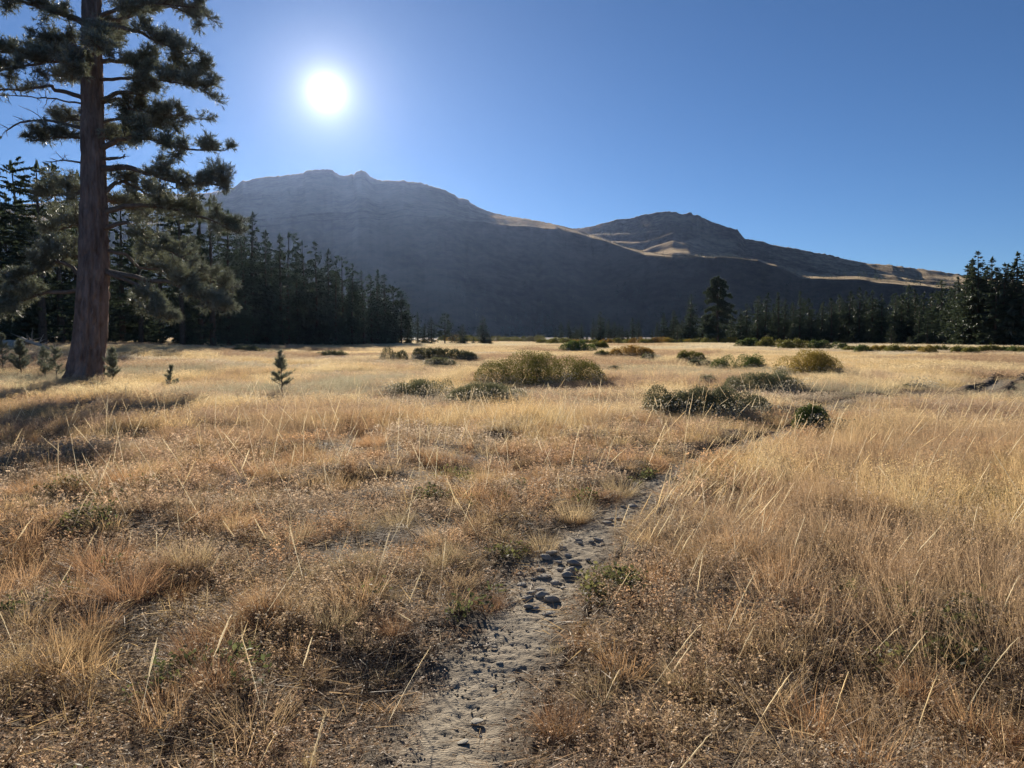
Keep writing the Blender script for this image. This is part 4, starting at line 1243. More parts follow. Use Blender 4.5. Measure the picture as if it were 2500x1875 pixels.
TM = {'rust': [tussock_mesh(k, 'rust') for k in range(3)], 'tan': [tussock_mesh(10 + k, 'tan') for k in range(3)], 'pale': [tussock_mesh(20 + k, 'pale', 160, (.12, .24), .045, .38) for k in range(2)]}
rt = random.Random(4)
TUS = [(1361, 1768, 170, 'rust', 'rust-topped tussock right of the trail near the bottom'), (1681, 1690, 190, 'tan', 'wide grey-tan tussock low in the right foreground'), (2161, 1410, 150, 'rust', 'dark rust tussock in the right-hand straw'),
       (2068, 1445, 100, 'pale', 'bright pale tuft left of the dark rust tussock'), (529, 1680, 170, 'rust', 'rust tussock low in the left foreground beside bare soil'), (488, 1600, 190, 'rust', 'broad rust tussock above the low left one'),
       (252, 1385, 170, 'rust', 'rust tussock far left in the middle foreground'), (317, 1460, 190, 'rust', 'rust tussock just below the far left one'), (460, 1395, 150, 'tan', 'tan tussock right of the far left rust ones'), (635, 1500, 150, 'rust', 'upright rust tussock between left foreground and trail'),
       (753, 1862, 90, 'pale', 'small pale tuft at the bottom left of the trail'), (1512, 1205, 130, 'tan', 'tussock overhanging the left trail edge at the bend'), (1402, 1268, 130, 'tan', 'dark-sided tussock on left trail edge below the bend'), (1329, 1335, 120, 'tan', 'tussock on the left trail edge beside the stones'),
       (1207, 1245, 130, 'rust', 'rusty tussock in the grass left of the bend'), (1355, 1582, 70, 'pale', 'pale tuft right of the trail below the stones'), (1455, 1592, 70, 'pale', 'pale straw tuft farther right below the stones'), (1190, 1480, 120, 'rust', 'reddish tussock at the left trail edge by lower stones'),
       (1085, 1385, 130, 'tan', 'dark tussock left of the trail stone patch'), (1640, 1560, 110, 'tan', 'curved tan tussock right of the trail'), (960, 1560, 110, 'rust', 'rust tussock left of the trail at mid foreground'), (2330, 1500, 120, 'tan', 'tan tussock toward the right edge foreground')]
for x, y, w, kd, lab in TUS:
    b = gp(x, y, -.02)
    s = w / F * math.hypot(b.x, b.y) / .42
    o = link('grass_tussock', rt.choice(TM[kd]), loc=(b.x, b.y, gz(b.x, b.y)))
    o.scale = (s, s, s * rt.uniform(.9, 1.1) * (1.3 if kd == 'pale' else 1)); o.rotation_euler = (0, 0, rt.uniform(0, 6.28))
    tag(o, lab, 'grass tussock', 'bunchgrass tussocks in the foreground')

# ------------------------------------------------------------------ grass and other ground cover (geometry nodes instances; stuff)
src_cols = {}


def source_collection(name, meshes):
    col = bpy.data.collections.new(name)
    for k, me in enumerate(meshes):
        o = bpy.data.objects.new(f'{name}_{k:02d}', me)
        col.objects.link(o)
    return col


def scatter(name, meshes, P, rot, scl, idx, tint, label):
    P = np.asarray(P, np.float32)
    me = bpy.data.meshes.new(name)
    me.vertices.add(len(P)); me.vertices.foreach_set('co', P.ravel())
    for an, ty, arr, key in (('rot', 'FLOAT_VECTOR', rot, 'vector'), ('scl', 'FLOAT_VECTOR', scl, 'vector'), ('idx', 'INT', idx, 'value'), ('tint', 'FLOAT_COLOR', tint, 'color')):
        a = me.attributes.new(an, ty, 'POINT')
        a.data.foreach_set(key, np.asarray(arr, np.int32 if ty == 'INT' else np.float32).ravel())
    o = link(name, me)
    ng = bpy.data.node_groups.new(name, 'GeometryNodeTree')
    ng.interface.new_socket('Geometry', in_out='INPUT', socket_type='NodeSocketGeometry')
    ng.interface.new_socket('Geometry', in_out='OUTPUT', socket_type='NodeSocketGeometry')
    nn = ng.nodes; ll = ng.links
    gi = nn.new('NodeGroupInput'); go = nn.new('NodeGroupOutput')
    ci = nn.new('GeometryNodeCollectionInfo'); ci.inputs['Collection'].default_value = source_collection(name + '_source', meshes)
    ci.inputs['Separate Children'].default_value = True; ci.inputs['Reset Children'].default_value = True
    ip = nn.new('GeometryNodeInstanceOnPoints')
    ip.inputs['Pick Instance'].default_value = True

    def na_(nm, ty):
        q = nn.new('GeometryNodeInputNamedAttribute'); q.data_type = ty; q.inputs['Name'].default_value = nm
        return [s for s in q.outputs if s.enabled and s.name == 'Attribute'][0]
    ll.new(gi.outputs[0], ip.inputs['Points']); ll.new(ci.outputs[0], ip.inputs['Instance'])
    ll.new(na_('idx', 'INT'), ip.inputs['Instance Index'])
    ll.new(na_('rot', 'FLOAT_VECTOR'), ip.inputs['Rotation'])
    ll.new(na_('scl', 'FLOAT_VECTOR'), ip.inputs['Scale'])
    ll.new(ip.outputs[0], go.inputs[0])
    md = o.modifiers.new('scatter', 'NODES'); md.node_group = ng
    tag(o, label, kind='stuff')
    return o


def panicle(a, rg2, pts, frac, nper, size, spread):
    """airy seed heads along the upper part of culms"""
    top = pts[-1]; low = pts[-2]
    n = len(top)
    t = rg2.uniform(0, 1, (n, nper, 1)) ** .8
    c = low[:, None] * (1 - t) * frac + top[:, None] * (1 - (1 - t) * frac)
    c = c + rg2.normal(0, spread, (n, nper, 3)) * (1.1 - t * .6)
    d = rg2.normal(0, 1, (n, nper, 3)); d[..., 2] = np.abs(d[..., 2]); d /= np.linalg.norm(d, axis=-1, keepdims=True)
    w = np.cross(d, rg2.normal(0, 1, (n, nper, 3))); w /= np.linalg.norm(w, axis=-1, keepdims=True) + 1e-9
    L = size * rg2.uniform(.6, 1.4, (n, nper, 1))
    V = np.stack([c - w * L * .22, c + w * L * .22, c + d * L], 2).reshape(-1, 3)
    a.add(V, np.arange(len(V)).reshape(-1, 3), np.repeat(rg2.uniform(.8, 1.35, n * nper), 3))


def straw_mesh(seed, n, rad, h0, h1, wid, heads, hsize, nper=10, bias=(0, 0)):
    rg2 = np.random.default_rng(seed); a = Acc()
    V, T, S, _ = blades(rg2, n, h0, h1, rad, .22, wid, .45, bias=bias); a.add(V, T, S)
    V, T, S, pts = blades(rg2, heads, h1 * .85, h1 * 1.25, rad, .16, wid * .7, .2, bias=bias); a.add(V, T, S * 1.1)
    panicle(a, rg2, pts, .8, nper, hsize, hsize * 1.5)
    V, T, S, _ = blades(rg2, n // 3, h0 * .3, h1 * .5, rad * 1.1, .7, wid, .9); a.add(V, T, S * .75)
    return a.mesh('straw', M['grass'])


def forb_mesh(seed, n, rad, h0, h1, hs):
    """dry forbs: wiry stems, small curled leaves, little heads"""
    rg2 = np.random.default_rng(seed); a = Acc()
    V, T, S, pts = blades(rg2, n, h0, h1, rad, .4, .0022, .3); a.add(V, T, S * .9)
    # leaves along stems
    for s in (1, 2, 3):
        c = pts[s]; m = 3
        cc = np.repeat(c, m, 0) + rg2.normal(0, .006, (n * m, 3)) - np.array([0, 0, 1]) * rg2.uniform(0, h1 / 3, (n * m, 1))
        d = rg2.normal(0, 1, (n * m, 3)); d[:, 2] *= .5; d /= np.linalg.norm(d, axis=1)[:, None]
        w = np.cross(d, rg2.normal(0, 1, (n * m, 3))); w /= np.linalg.norm(w, axis=1)[:, None]
        L = rg2.uniform(.008, .022, (n * m, 1))
        V = np.stack([cc, cc + d * L * .55 + w * L * .28, cc + d * L + np.array([0, 0, -.3]) * L, cc + d * L * .5 - w * L * .28], 1).reshape(-1, 3)
        k = np.arange(n * m)[:, None] * 4
        a.add(V, np.concatenate([k + [0, 1, 2], k + [0, 2, 3]]), np.repeat(rg2.uniform(.55, 1.2, n * m), 4))
    # heads: a small domed cluster
    top = pts[-1]; q = 7
    c = np.repeat(top, q, 0) + rg2.normal(0, hs * .45, (n * q, 3)) * np.array([1, 1, .5])
    d = rg2.normal(0, 1, (n * q, 3)); d /= np.linalg.norm(d, axis=1)[:, None]; w = np.cross(d, rg2.normal(0, 1, (n * q, 3))); w /= np.linalg.norm(w, axis=1)[:, None]
    L = hs * rg2.uniform(.5, 1.1, (n * q, 1))
    V = np.stack([c - w * L * .4, c + w * L * .4, c + d * L], 1).reshape(-1, 3)
    a.add(V, np.arange(len(V)).reshape(-1, 3), np.repeat(rg2.uniform(.9, 1.7, n * q), 3))
    return a.mesh('forb', M['grass'])


def stalk_mesh(seed, h):
    """one tall culm with a narrow bristly spike"""
    rg2 = np.random.default_rng(seed); a = Acc()
    ln = rg2.uniform(.05, .35); cu = rg2.uniform(.0, .25)
    t = np.linspace(0, 1, 8)
    P = np.stack([h * (ln * t + cu * t * t * .5), rg2.normal(0, .01) * t * h, h * t * (1 - .15 * cu * t)], 1)
    wv = np.array([.3, .95, 0]); rd = np.linspace(.0019, .0013, 8)[:, None]; j_ = np.arange(7)
    a.add(np.concatenate([P - wv * rd, P + wv * rd]), np.concatenate([np.stack([j_, j_ + 1, j_ + 9], 1), np.stack([j_, j_ + 9, j_ + 8], 1)]), .95)
    s0 = rg2.uniform(.50, .70)
    k = 12; tt = np.linspace(s0, 1, k)
    Q = np.stack([np.interp(tt, t, P[:, q]) for q in range(3)], 1) + rg2.normal(0, .0012, (k, 3))
    rad = .0040 * np.sin(np.linspace(.25, math.pi * .95, k)) ** .6 * rg2.uniform(.7, 1.25, k)
    for an in (0.0, 1.05, 2.1):          # crossed papery ribbons
        wv = np.array([math.cos(an), math.sin(an), 0.0])
        V = np.concatenate([Q - wv * rad[:, None], Q + wv * rad[:, None]])
        j_ = np.arange(k - 1)
        a.add(V, np.concatenate([np.stack([j_, j_ + 1, j_ + 1 + k], 1), np.stack([j_, j_ + 1 + k, j_ + k], 1)]), rg2.uniform(1.0, 1.2))
    for q in range(26):         # bristles
        c = Q[rg2.integers(0, k)]; d = (P[-1] - P[-2]); d = d / np.linalg.norm(d) * .8 + rg2.normal(0, .45, 3); w = rg2.normal(0, .0009, 3)
        a.add(np.array([c - w, c + w, c + d * .014]), [[0, 1, 2]], 1.2)
    V, T, S, _ = blades(rg2, 3, h * .25, h * .5, .01, .5, .003, .8); a.add(V, T, S)
    return a.mesh('stalk', M['grass'])


def leafy_mesh(seed, n=60, rad=.10, h=.09, leaf=.03):
    rg2 = np.random.default_rng(seed); a = Acc()
    an = rg2.uniform(0, 6.28, n); r = rad * np.sqrt(rg2.random(n))
    c = np.stack([r * np.cos(an), r * np.sin(an), rg2.uniform(.01, h, n)], 1)
    d = rg2.normal(0, 1, (n, 3)); d[:, 2] = np.abs(d[:, 2]) * .7; d /= np.linalg.norm(d, axis=1)[:, None]
    w = np.cross(d, rg2.normal(0, 1, (n, 3))); w /= np.linalg.norm(w, axis=1)[:, None]
    L = leaf * rg2.uniform(.5, 1.2, (n, 1))
    V = np.stack([c, c + d * L * .5 + w * L * .3, c + d * L, c + d * L * .5 - w * L * .3], 1).reshape(-1, 3)
    k = np.arange(n)[:, None] * 4
    a.add(V, np.concatenate([k + [0, 1, 2], k + [0, 2, 3]]), np.repeat(rg2.uniform(.6, 1.3, n), 4))
    V, T, S, _ = blades(rg2, 14, h * .5, h * 1.1, rad, .3, .002, .2); a.add(V, T, S * .7)
    return a.mesh('leafy', M['grass'])


def litter_mesh(seed, n=60, rad=.18):
    rg2 = np.random.default_rng(seed); a = Acc()
    c = np.stack([rg2.uniform(-rad, rad, n), rg2.uniform(-rad, rad, n), rg2.uniform(.0, .03, n)], 1)
    an = rg2.uniform(0, 6.28, n); d = np.stack([np.cos(an), np.sin(an), rg2.normal(.05, .2, n)], 1)
    L = rg2.uniform(.03, .16, (n, 1)); w = np.stack([-np.sin(an), np.cos(an), rg2.normal(0, .5, n)], 1) * rg2.uniform(.0008, .002, (n, 1))
    V = np.stack([c - w, c + w, c + d * L], 1).reshape(-1, 3)
    a.add(V, np.arange(len(V)).reshape(-1, 3), np.repeat(rg2.uniform(.5, 1.4, n), 3))
    return a.mesh('litter', M['grass'])


G = np.random.default_rng(77)


def wedge(r0, r1, per_m2, half=math.radians(46), back=False):
    n = int(per_m2 * half * (r1 * r1 - r0 * r0))
    r = np.sqrt(G.uniform(r0 * r0, r1 * r1, n)); a = G.uniform(-half, half, n)
    return r * np.sin(a), r * np.cos(a)


def near_square(per_m2):
    """the ground around and behind the viewer's feet"""
    n = int(per_m2 * 6 * 4)
    return G.uniform(-3, 3, n), G.uniform(-1.5, 2.5, n)


def col(c): return np.array(c, float)


def patchmix(x, y, cols, sc, seed, jit=.12):
    """blend between colours by patches"""
    f = fbm(x / sc, y / sc, seed, 3); f = smooth(.28, .72, f) * (len(cols) - 1)
    f = np.clip(f + G.normal(0, .35, len(x)), 0, len(cols) - 1.001)
    k = f.astype(int); t = (f - k)[:, None]
    cs_ = np.array(cols, float)
    c = cs_[k] * (1 - t) + cs_[np.minimum(k + 1, len(cols) - 1)] * t
    return c * (1 + G.normal(0, jit, (len(x), 1)))


GOLD = (.72, .515, .245); PALE = (.80, .64, .37); WHITE = (.80, .70, .50); BROWN = (.50, .35, .215); RUST = (.52, .33, .175); GREY = (.50, .41, .30); OLIVE = (.24, .22, .10); GREEN = (.11, .14, .045)


def verge(q, S, lo=.28):
    """growth is trodden low beside the trail"""
    return lo + (1 - lo) * smooth(.9, np.where(S > 0, 2.4, 3.6), q)


def put(name, meshes, x, y, tint, label, s=(.8, 1.25), tilt=.12, zs=None, keep=None, rot=None, smul=None):
    if keep is not None:
        x, y, tint = x[keep], y[keep], tint[keep]
        if rot is not None: rot = rot[keep]
        if zs is not None: zs = zs[keep]
    n = len(x)
    z = ground_z(x, y)
    sc = G.uniform(s[0], s[1], n) * (1 if smul is None else smul[keep])
    zsc = sc * (zs if zs is not None else 1)
    scl = np.stack([sc, sc, zsc], 1)
    rt_ = np.stack([G.normal(0, tilt, n), G.normal(0, tilt, n), G.uniform(0, 2 * math.pi, n)], 1) if rot is None else rot
    tint = np.clip(np.concatenate([tint, np.ones((n, 1))], 1), .01, .95)
    return scatter(name, meshes, np.stack([x, y, z], 1), rt_, scl, G.integers(0, len(meshes), n), tint, label)


def off_trail(x, y, lo=.8, hi=1.25):
    D, H, S = trail_dist(x, y)
    e = (fbm(x * 3.2, y * 3.2, 31, 3) - .5) * 1.3
    return ((D / H + e) > G.uniform(lo, hi, len(x))), S, D / H


def shrub_free(x, y, k=.8):
    ok = np.ones(len(x), bool)
    for (sx, sy, w, d, h) in SHRUBS[:22]:
        ok &= ((x - sx) / (w / 2 * k)) ** 2 + ((y - sy) / (d / 2 * k)) ** 2 > 1
    return ok


def before_shrub(x, y):
    """close-cropped low growth on the near side of the shrubs"""
    f = np.ones(len(x))
    f[(np.abs(x - (_p0.x + _p1.x) / 2 * y / _p0.y) < 1.1) & (y > _p0.y - 3.5) & (y < _p1.y + .3)] = .3
    for (sx, sy, w, d, h) in SHRUBS[:22]:
        m = (np.abs(x - sx * y / sy) < w * .6) & (y > sy - d / 2 - .16 * sy) & (y < sy)
        f[m] = .45
    return f


# how much tall straw stands at a place: little near the viewer on the left, more on the right and with distance
def straw_amount(x, y, S):
    r = np.hypot(x, y)
    f = fbm(x / 2.2, y / 2.2, 101, 3)
    left = smooth(8.5, 15.0, r + (f - .5) * 6)
    right = smooth(2.4, 6.0, r + (f - .5) * 4)
    az_ = np.arctan2(x, y)
    low = smooth(-.26, -.40, az_ + (f - .5) * .15) * smooth(8.5, 10.5, r) * (1 - smooth(15.5, 18.5, r))
    return np.where(S > 0, right, left * (1 - .88 * low))


# 1. straw near and middle
SMesh = [straw_mesh(300 + k, 42, .13, .22, .44, .0026, 9, .010, 12) for k in range(4)]
x, y = wedge(2.2, 15, 34)
ok, S, q = off_trail(x, y, 1.0, 1.7)
am = straw_amount(x, y, S)
k = ok & (G.random(len(x)) < .12 + .88 * am) & shrub_free(x, y)
zsh = before_shrub(x, y)
put('straw_grass', SMesh, x, y, patchmix(x, y, [(.48, .335, .20), (.62, .45, .25), GOLD, PALE, GOLD], 2.2, 201), 'golden dry straw grass of the near meadow', keep=k, zs=zsh * (.34 + .50 * am) * np.where(S > 0, .30 + .70 * smooth(1.2, 8.0, q), .5 + .5 * smooth(1.2, 4.0, q)), tilt=.18)
S2 = [straw_mesh(320 + k, 70, .30, .22, .44, .0050, 16, .020, 12) for k in range(4)]
x, y = wedge(14, 36, 11)
ok, S, q = off_trail(x, y, 1.0, 1.6)
k = ok & shrub_free(x, y)
hgt = before_shrub(x, y) * (.26 + .55 * fbm(x / 5, y / 5, 210, 3)) * (.25 + .75 * smooth(1.2, 10.0, q))
put('straw_grass.001', S2, x, y, patchmix(x, y, [(.46, .32, .22), GOLD, PALE, PALE, (.54, .37, .24), (.46, .42, .28)], 5, 202), 'golden dry straw grass of the middle meadow', keep=k, zs=hgt, tilt=.10)
S3 = [straw_mesh(340 + k, 110, .75, .22, .46, .012, 26, .045, 12) for k in range(3)]
x, y = wedge(34, 85, 2.6)
k = shrub_free(x, y, .7)
put('straw_grass.002', S3, x, y, patchmix(x, y, [(.46, .31, .19), PALE, PALE, GOLD, WHITE, (.50, .34, .21)], 16, 203, .08), 'pale straw grass of the farther meadow', keep=k, zs=before_shrub(x, y) * (.20 + .5 * fbm(x / 12, y / 12, 213, 3)), tilt=.06)
S4 = [straw_mesh(360 + k, 120, 1.7, .24, .48, .032, 30, .10, 10) for k in range(3)]
x, y = wedge(82, 260, .55)
k = np.ones(len(x), bool)
put('straw_grass.003', S4, x, y, patchmix(x, y, [(.50, .35, .22), PALE, WHITE, PALE, (.54, .38, .24)], 45, 204, .06), 'pale straw grass at the far meadow edge', keep=k, zs=.22 + .3 * fbm(x / 25, y / 25, 214, 3), tilt=.03)

# 2. dry forbs and low brown growth of the foreground
FM = [forb_mesh(400 + k, 15, .085, .06, .19, .010) for k in range(5)]
x, y = wedge(1.0, 7.5, 110)
x2, y2 = near_square(30)
x = np.concatenate([x, x2]); y = np.concatenate([y, y2])
ok, S, q = off_trail(x, y, .85, 1.25)
put('dry_forbs', FM, x, y, patchmix(x, y, [(.36, .285, .205), (.48, .36, .225), (.40, .27, .165), (.42, .335, .24), (.48, .30, .165)], 1.4, 220, .22), 'dry brown flowering forbs covering the foreground', keep=ok & (fbm(x / .55, y / .55, 224, 2) > G.uniform(.27, .50, len(x))), tilt=.22, zs=(.30 + .75 * fbm(x / .8, y / .8, 221, 2)) * verge(q, S))
FM2 = [forb_mesh(420 + k, 26, .16, .08, .20, .015) for k in range(4)]
x, y = wedge(7.2, 22, 20)
ok, S, q = off_trail(x, y, .9, 1.3)
k = ok & shrub_free(x, y, .8)
put('dry_forbs.001', FM2, x, y, patchmix(x, y, [GREY, BROWN, (.34, .24, .17), RUST], 3, 222, .15), 'grey-brown dry forbs between the straw', keep=k & (fbm(x / .8, y / .8, 225, 2) > G.uniform(.25, .5, len(x))), tilt=.15, zs=(.6 + .7 * fbm(x / 2, y / 2, 223, 2)) * verge(q, S))

# 3. fine low tussocks everywhere in the foreground
TMn = []
for k in range(5):
    rg2 = np.random.default_rng(440 + k); a = Acc()
    V, T, S_, _ = blades(rg2, 230, .10, .26, .085, .5, .0022, .75); a.add(V, T, S_)
    V, T, S_, _ = blades(rg2, 60, .05, .14, .10, 1.0, .0024, .9); a.add(V, T, S_ * .7)
    TMn.append(a.mesh('fine_tussock', M['grass']))
x, y = wedge(1.2, 16, 9)
ok, S, q = off_trail(x, y, .95, 1.3)
fp = fbm(x / .9, y / .9, 230, 2)
k = ok & (fp > .40)
put('low_bunchgrass', TMn, x, y, patchmix(x, y, [RUST, (.50, .295, .15), (.60, .44, .23), (.54, .31, .15), (.46, .36, .21)], 1.8, 231, .15), 'low rusty bunchgrass tufts of the foreground', keep=k, s=(.6, 1.35), tilt=.2, zs=verge(q, S, .4))

# 4. litter on the soil
LM = [litter_mesh(460 + k) for k in range(3)]
x, y = wedge(.8, 12, 30)
ok, S, q = off_trail(x, y, .7, 1.15)
put('grass_litter', LM, x, y, patchmix(x, y, [BROWN, GOLD, GREY], 1.5, 241, .2), 'dead straw litter lying on the soil', keep=ok, tilt=.1)
# a little blown litter on the trail
x, y = wedge(1.0, 9, 6)
ok, S, q = off_trail(x, y, .7, 1.0)
LM2 = [litter_mesh(480 + k, 7, .2) for k in range(3)]
k = (q < 1.0)
put('grass_litter.001', LM2, x, y, patchmix(x, y, [BROWN, PALE], 1.5, 242, .2), 'bits of straw lying on the trail', keep=k, tilt=.05)

# 5. tall seed stalks
KM = [stalk_mesh(500 + k, .46 + .05 * (k % 6)) for k in range(12)]
x, y = wedge(1.6, 20, 8.5)
ok, S, q = off_trail(x, y, 1.05, 1.5)
r_ = np.hypot(x, y)
am = np.where(S > 0, .75, .55) * (.35 + .8 * fbm(x / 1.6, y / 1.6, 250, 2)) * np.interp(r_, [1.6, 4, 9, 20], [1.0, 1.0, .9, .55])
k = ok & (G.random(len(x)) < am) & shrub_free(x, y)
n = len(x)
lean_dir = np.where(S > 0, G.normal(-.25, .8, n), G.uniform(-3.14, 3.14, n))
rot = np.stack([G.normal(0, .16, n), np.abs(G.normal(0, .22, n)), lean_dir], 1)
put('seed_stalks', KM, x, y, patchmix(x, y, [WHITE, (.88, .78, .56), (.84, .70, .44)], 2, 251, .05), 'tall pale seed stalks leaning over the grass', keep=k, rot=rot, s=(.85, 1.3), smul=np.interp(r_, [1.6, 3.5, 7, 10], [.5, .60, .80, .95]))
# denser leaning stalks along the right-hand bank of the trail
kk = G.integers(0, 700, 1700); side = G.uniform(1.3, 6.0, 1700) * HW[kk]
tx_ = np.gradient(CEN[:, 0])[kk]; ty_ = np.gradient(CEN[:, 1])[kk]; tl_ = np.hypot(tx_, ty_)
x = CEN[kk, 0] + ty_ / tl_ * side; y = CEN[kk, 1] - tx_ / tl_ * side
k = (y > 5.2) & (y < 14)
k &= G.random(len(x)) < .42
n = len(x)
rot = np.stack([G.normal(0, .12, n), np.abs(G.normal(.30, .2, n)), G.normal(0.1, .5, n)], 1)
put('seed_stalks.001', KM, x, y, patchmix(x, y, [PALE, WHITE, (.76, .60, .34)], 2, 252, .06), 'tall pale stalks on the right bank of the trail', keep=k, rot=rot, s=(.5, .85))

# 6. green low leaves
GM = [leafy_mesh(520 + k) for k in range(3)]
x, y = wedge(1.5, 9, 22)
ok, S, q = off_trail(x, y, .95, 1.2)
k = ok & (fbm(x / .7, y / .7, 260, 2) > .69)
put('green_herbs', GM, x, y, patchmix(x, y, [(.10, .115, .045), (.17, .16, .06), (.09, .10, .04)], 1, 261, .2), 'low green herbs showing between the dry growth', keep=k, s=(.7, 1.3), tilt=.2)

# 7. pale leafy forbs at the feet of the shrubs
PM = [leafy_mesh(540 + k, 80, .20, .34, .045) for k in range(3)]
xs_, ys_ = [], []
for (sx, sy, w, d, h) in SHRUBS[:19]:
    m = int(11 * w)
    t = G.uniform(-1.05, 1.05, m)
    xs_.append(sx + t * w / 2); ys_.append(sy - d / 2 * np.sqrt(np.clip(1 - t * t, 0, 1)) * .9 - G.uniform(-.1, .7, m))
x = np.concatenate(xs_); y = np.concatenate(ys_)
put('pale_forbs', PM, x, y, patchmix(x, y, [(.40, .36, .27), (.30, .27, .18), (.48, .42, .31)], 2, 270, .15), 'greyish leafy forbs at the feet of the shrubs', s=(.6, 1.2), tilt=.12)

# 8. clods and pebbles on the trail
CM = []
for k in range(4):
    m_ = stone_mesh(60 + k, .6); m_.materials.append(M['path'] if k < 3 else M['stone']); CM.append(m_)
kk = G.integers(0, 360, 2600)
kk = kk[(SEG[kk] < 16)]
lat = G.normal(0, .5, len(kk)) * HW[kk]
tx_ = np.gradient(CEN[:, 0])[kk]; ty_ = np.gradient(CEN[:, 1])[kk]; tl_ = np.hypot(tx_, ty_)
x = CEN[kk, 0] + ty_ / tl_ * lat + G.normal(0, .03, len(kk)); y = CEN[kk, 1] - tx_ / tl_ * lat + G.normal(0, .03, len(kk))
n = len(x); sz = .0026 * np.exp(np.abs(G.normal(0, .75, n)))
sz = np.clip(sz, .002, .010)
o = scatter('trail_pebbles', CM, np.stack([x, y, ground_z(x, y) + .021], 1), G.uniform(-.5, .5, (n, 3)) * np.array([1, 1, 6]), np.stack([sz, sz, sz * .6], 1), G.integers(0, 4, n), np.ones((n, 4)), 'small clods and pebbles strewn on the trail')

# ------------------------------------------------------------------ woods at the mountain foot and scrub on the slopes
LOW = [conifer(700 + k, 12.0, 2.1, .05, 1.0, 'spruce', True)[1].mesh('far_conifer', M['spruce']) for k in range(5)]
LOWP = [conifer(720 + k, 10.0, 2.2, .05, 1.0, 'pine', True)[1].mesh('far_pale_tree', M['larch']) for k in range(2)]
xs_, ys_, zs_, ss_ = [], [], [], []
fx, _fh = rowA_foot(A1)
for k in range(3400):
    a = G.uniform(azn(300), azn(2300))
    rf = float(np.interp(a, A1, fx))
    up = abs(G.normal(0, .55))
    r = rf - 150 + up * 330
    if fbm(np.array([a * 30]), np.array([r / 70]), 300, 3)[0] < .40 + .10 * up: continue
    z = 0.0
    col_i = int(np.clip(np.searchsorted(A1, a), 0, len(A1) - 1))
    prof_r = RA[:, col_i]; prof_h = HA[:, col_i]
    z = float(np.interp(r, prof_r[:110], prof_h[:110])) if r > rf else 0.0
    xs_.append(r * math.sin(a)); ys_.append(r * math.cos(a)); zs_.append(max(z, 0) - .5); ss_.append(G.uniform(.6, 1.35))
P = np.stack([xs_, ys_, zs_], 1); n = len(P); s_ = np.array(ss_)
scatter('forest', LOW, P, np.stack([np.zeros(n), np.zeros(n), G.uniform(0, 6.28, n)], 1), np.stack([s_ * 1.3, s_ * 1.3, s_], 1), G.integers(0, 5, n), np.ones((n, 4)), 'dark wood at the foot of the mountain')
# scattered scrub and trees on both mountains
pts = []
for (AAm, Rm, Hm, tm, cnt, a0, a1, k0, k1, thr) in ((A1, RA, HA, tA, 1500, azn(560), azn(2050), 0.3, 3.6, .52), (A2, RB, HB, tB, 1500, azn(1230), azn(2060), 3.0, 4.95, .50)):
    for k in range(cnt):
        a = G.uniform(a0, a1); t_ = G.uniform(k0, k1)
        ci_ = int(np.searchsorted(AAm, a)); ri = int(np.searchsorted(tm, t_))
        r = Rm[ri, ci_]; z = Hm[ri, ci_]
        xx = r * math.sin(a); yy = r * math.cos(a)
        if fbm(np.array([xx / 90]), np.array([yy / 120]), 310, 3)[0] < thr: continue
        pts.append((xx, yy, z - .4, G.uniform(.22, .62)))
pts = np.array(pts); n = len(pts)
scatter('mountain_scrub', LOW, pts[:, :3], np.stack([np.zeros(n), np.zeros(n), G.uniform(0, 6.28, n)], 1), np.stack([pts[:, 3] * 2.0, pts[:, 3] * 2.0, pts[:, 3]], 1), G.integers(0, 5, n), np.ones((n, 4)), 'scattered dark scrub and trees on the mountain slopes')
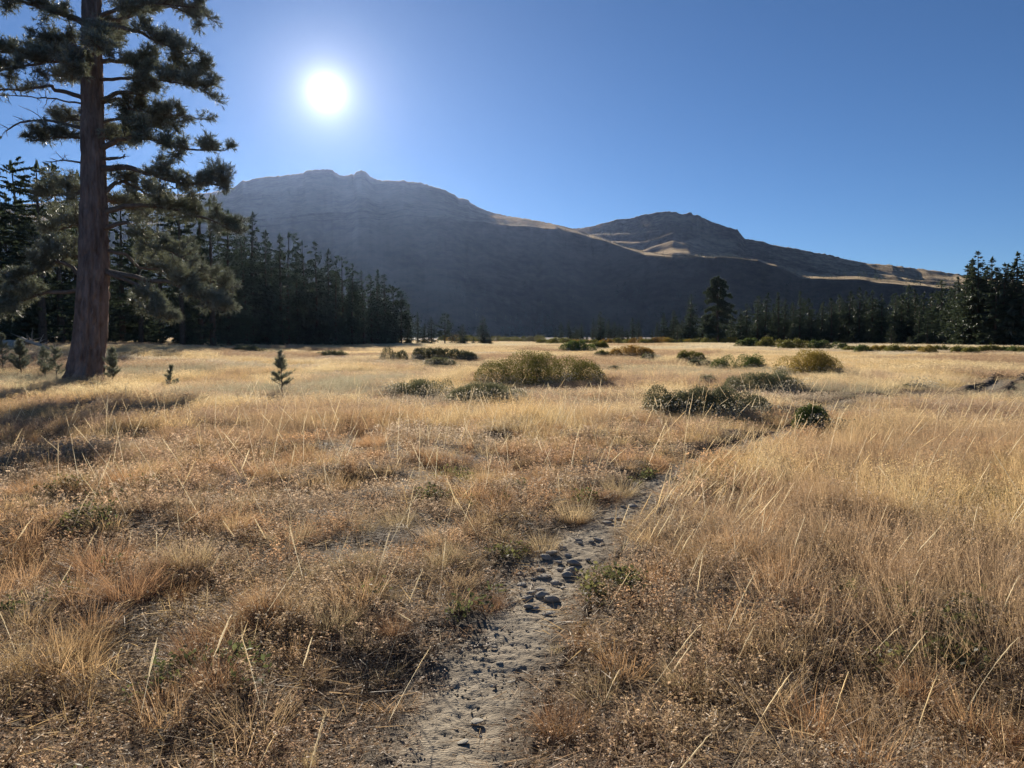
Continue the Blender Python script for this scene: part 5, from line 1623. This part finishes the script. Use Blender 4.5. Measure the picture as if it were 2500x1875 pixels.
# trees with pale yellowish foliage at the foot of the mountain
GP = 'pale trees at the mountain foot'
for px, yb, yt in [(1165, 784, 755), (1156, 785, 772), (1128, 775, 758), (1135, 776, 764), (1118, 774, 762), (1146, 778, 766), (1210, 788, 777), (1235, 783, 770), (1248, 792, 776), (1262, 782, 767), (1322, 745, 735), (1400, 738, 726), (1398, 768, 757), (1520, 737, 728)]:
    dp = 560 if yb > 760 else 980
    b = at(px, yb, dp)
    r = math.hypot(b.x, b.y); a = math.atan2(b.x, b.y)
    ci_ = int(np.searchsorted(A1, a)); hh = HA[:110, ci_]; rr_ = RA[:110, ci_]
    # stand it on the slope where the line of sight meets it
    el = (b.z - CAM_H) / r
    d_ = CAM_H + rr_ * el - hh
    j_ = int(np.argmax(d_ < 0)) if (d_ < 0).any() else 40
    r2 = rr_[j_]
    H_ = (yb - yt) / F * r2
    o = link('pale_tree', rng.choice(LOWP), loc=(r2 * math.sin(a), r2 * math.cos(a), hh[j_] - .5))
    o.scale = (H_ / 10, H_ / 10, H_ / 10)
    tag(o, 'small pale tree in the dark wood at the mountain foot', 'tree', GP)

# ------------------------------------------------------------------ haze
hz, n_, l_ = new_mat('haze')
ho = n_.new('ShaderNodeOutputMaterial'); pv = n_.new('ShaderNodeVolumePrincipled')
pv.inputs['Color'].default_value = (0.38, 0.54, 0.95, 1)
pv.inputs['Density'].default_value = 0.000018
pv.inputs['Anisotropy'].default_value = 0.72
l_.new(pv.outputs[0], ho.inputs['Volume'])
hz.cycles.homogeneous_volume = True
sx_, z0_, z1_ = 6100.0, -5.0, float(max(HA.max(), HB.max())) + 12.0
Vb = [(-sx_, -sx_, z0_), (sx_, -sx_, z0_), (sx_, sx_, z0_), (-sx_, sx_, z0_), (-sx_, -sx_, z1_), (sx_, -sx_, z1_), (sx_, sx_, z1_), (-sx_, sx_, z1_)]
Fb = [(0, 3, 2, 1), (4, 5, 6, 7), (0, 1, 5, 4), (1, 2, 6, 5), (2, 3, 7, 6), (3, 0, 4, 7)]
haze = link('haze', mk_mesh('haze', Vb, Fb, hz))
tag(haze, 'thin mountain haze filling the valley air', kind='stuff')
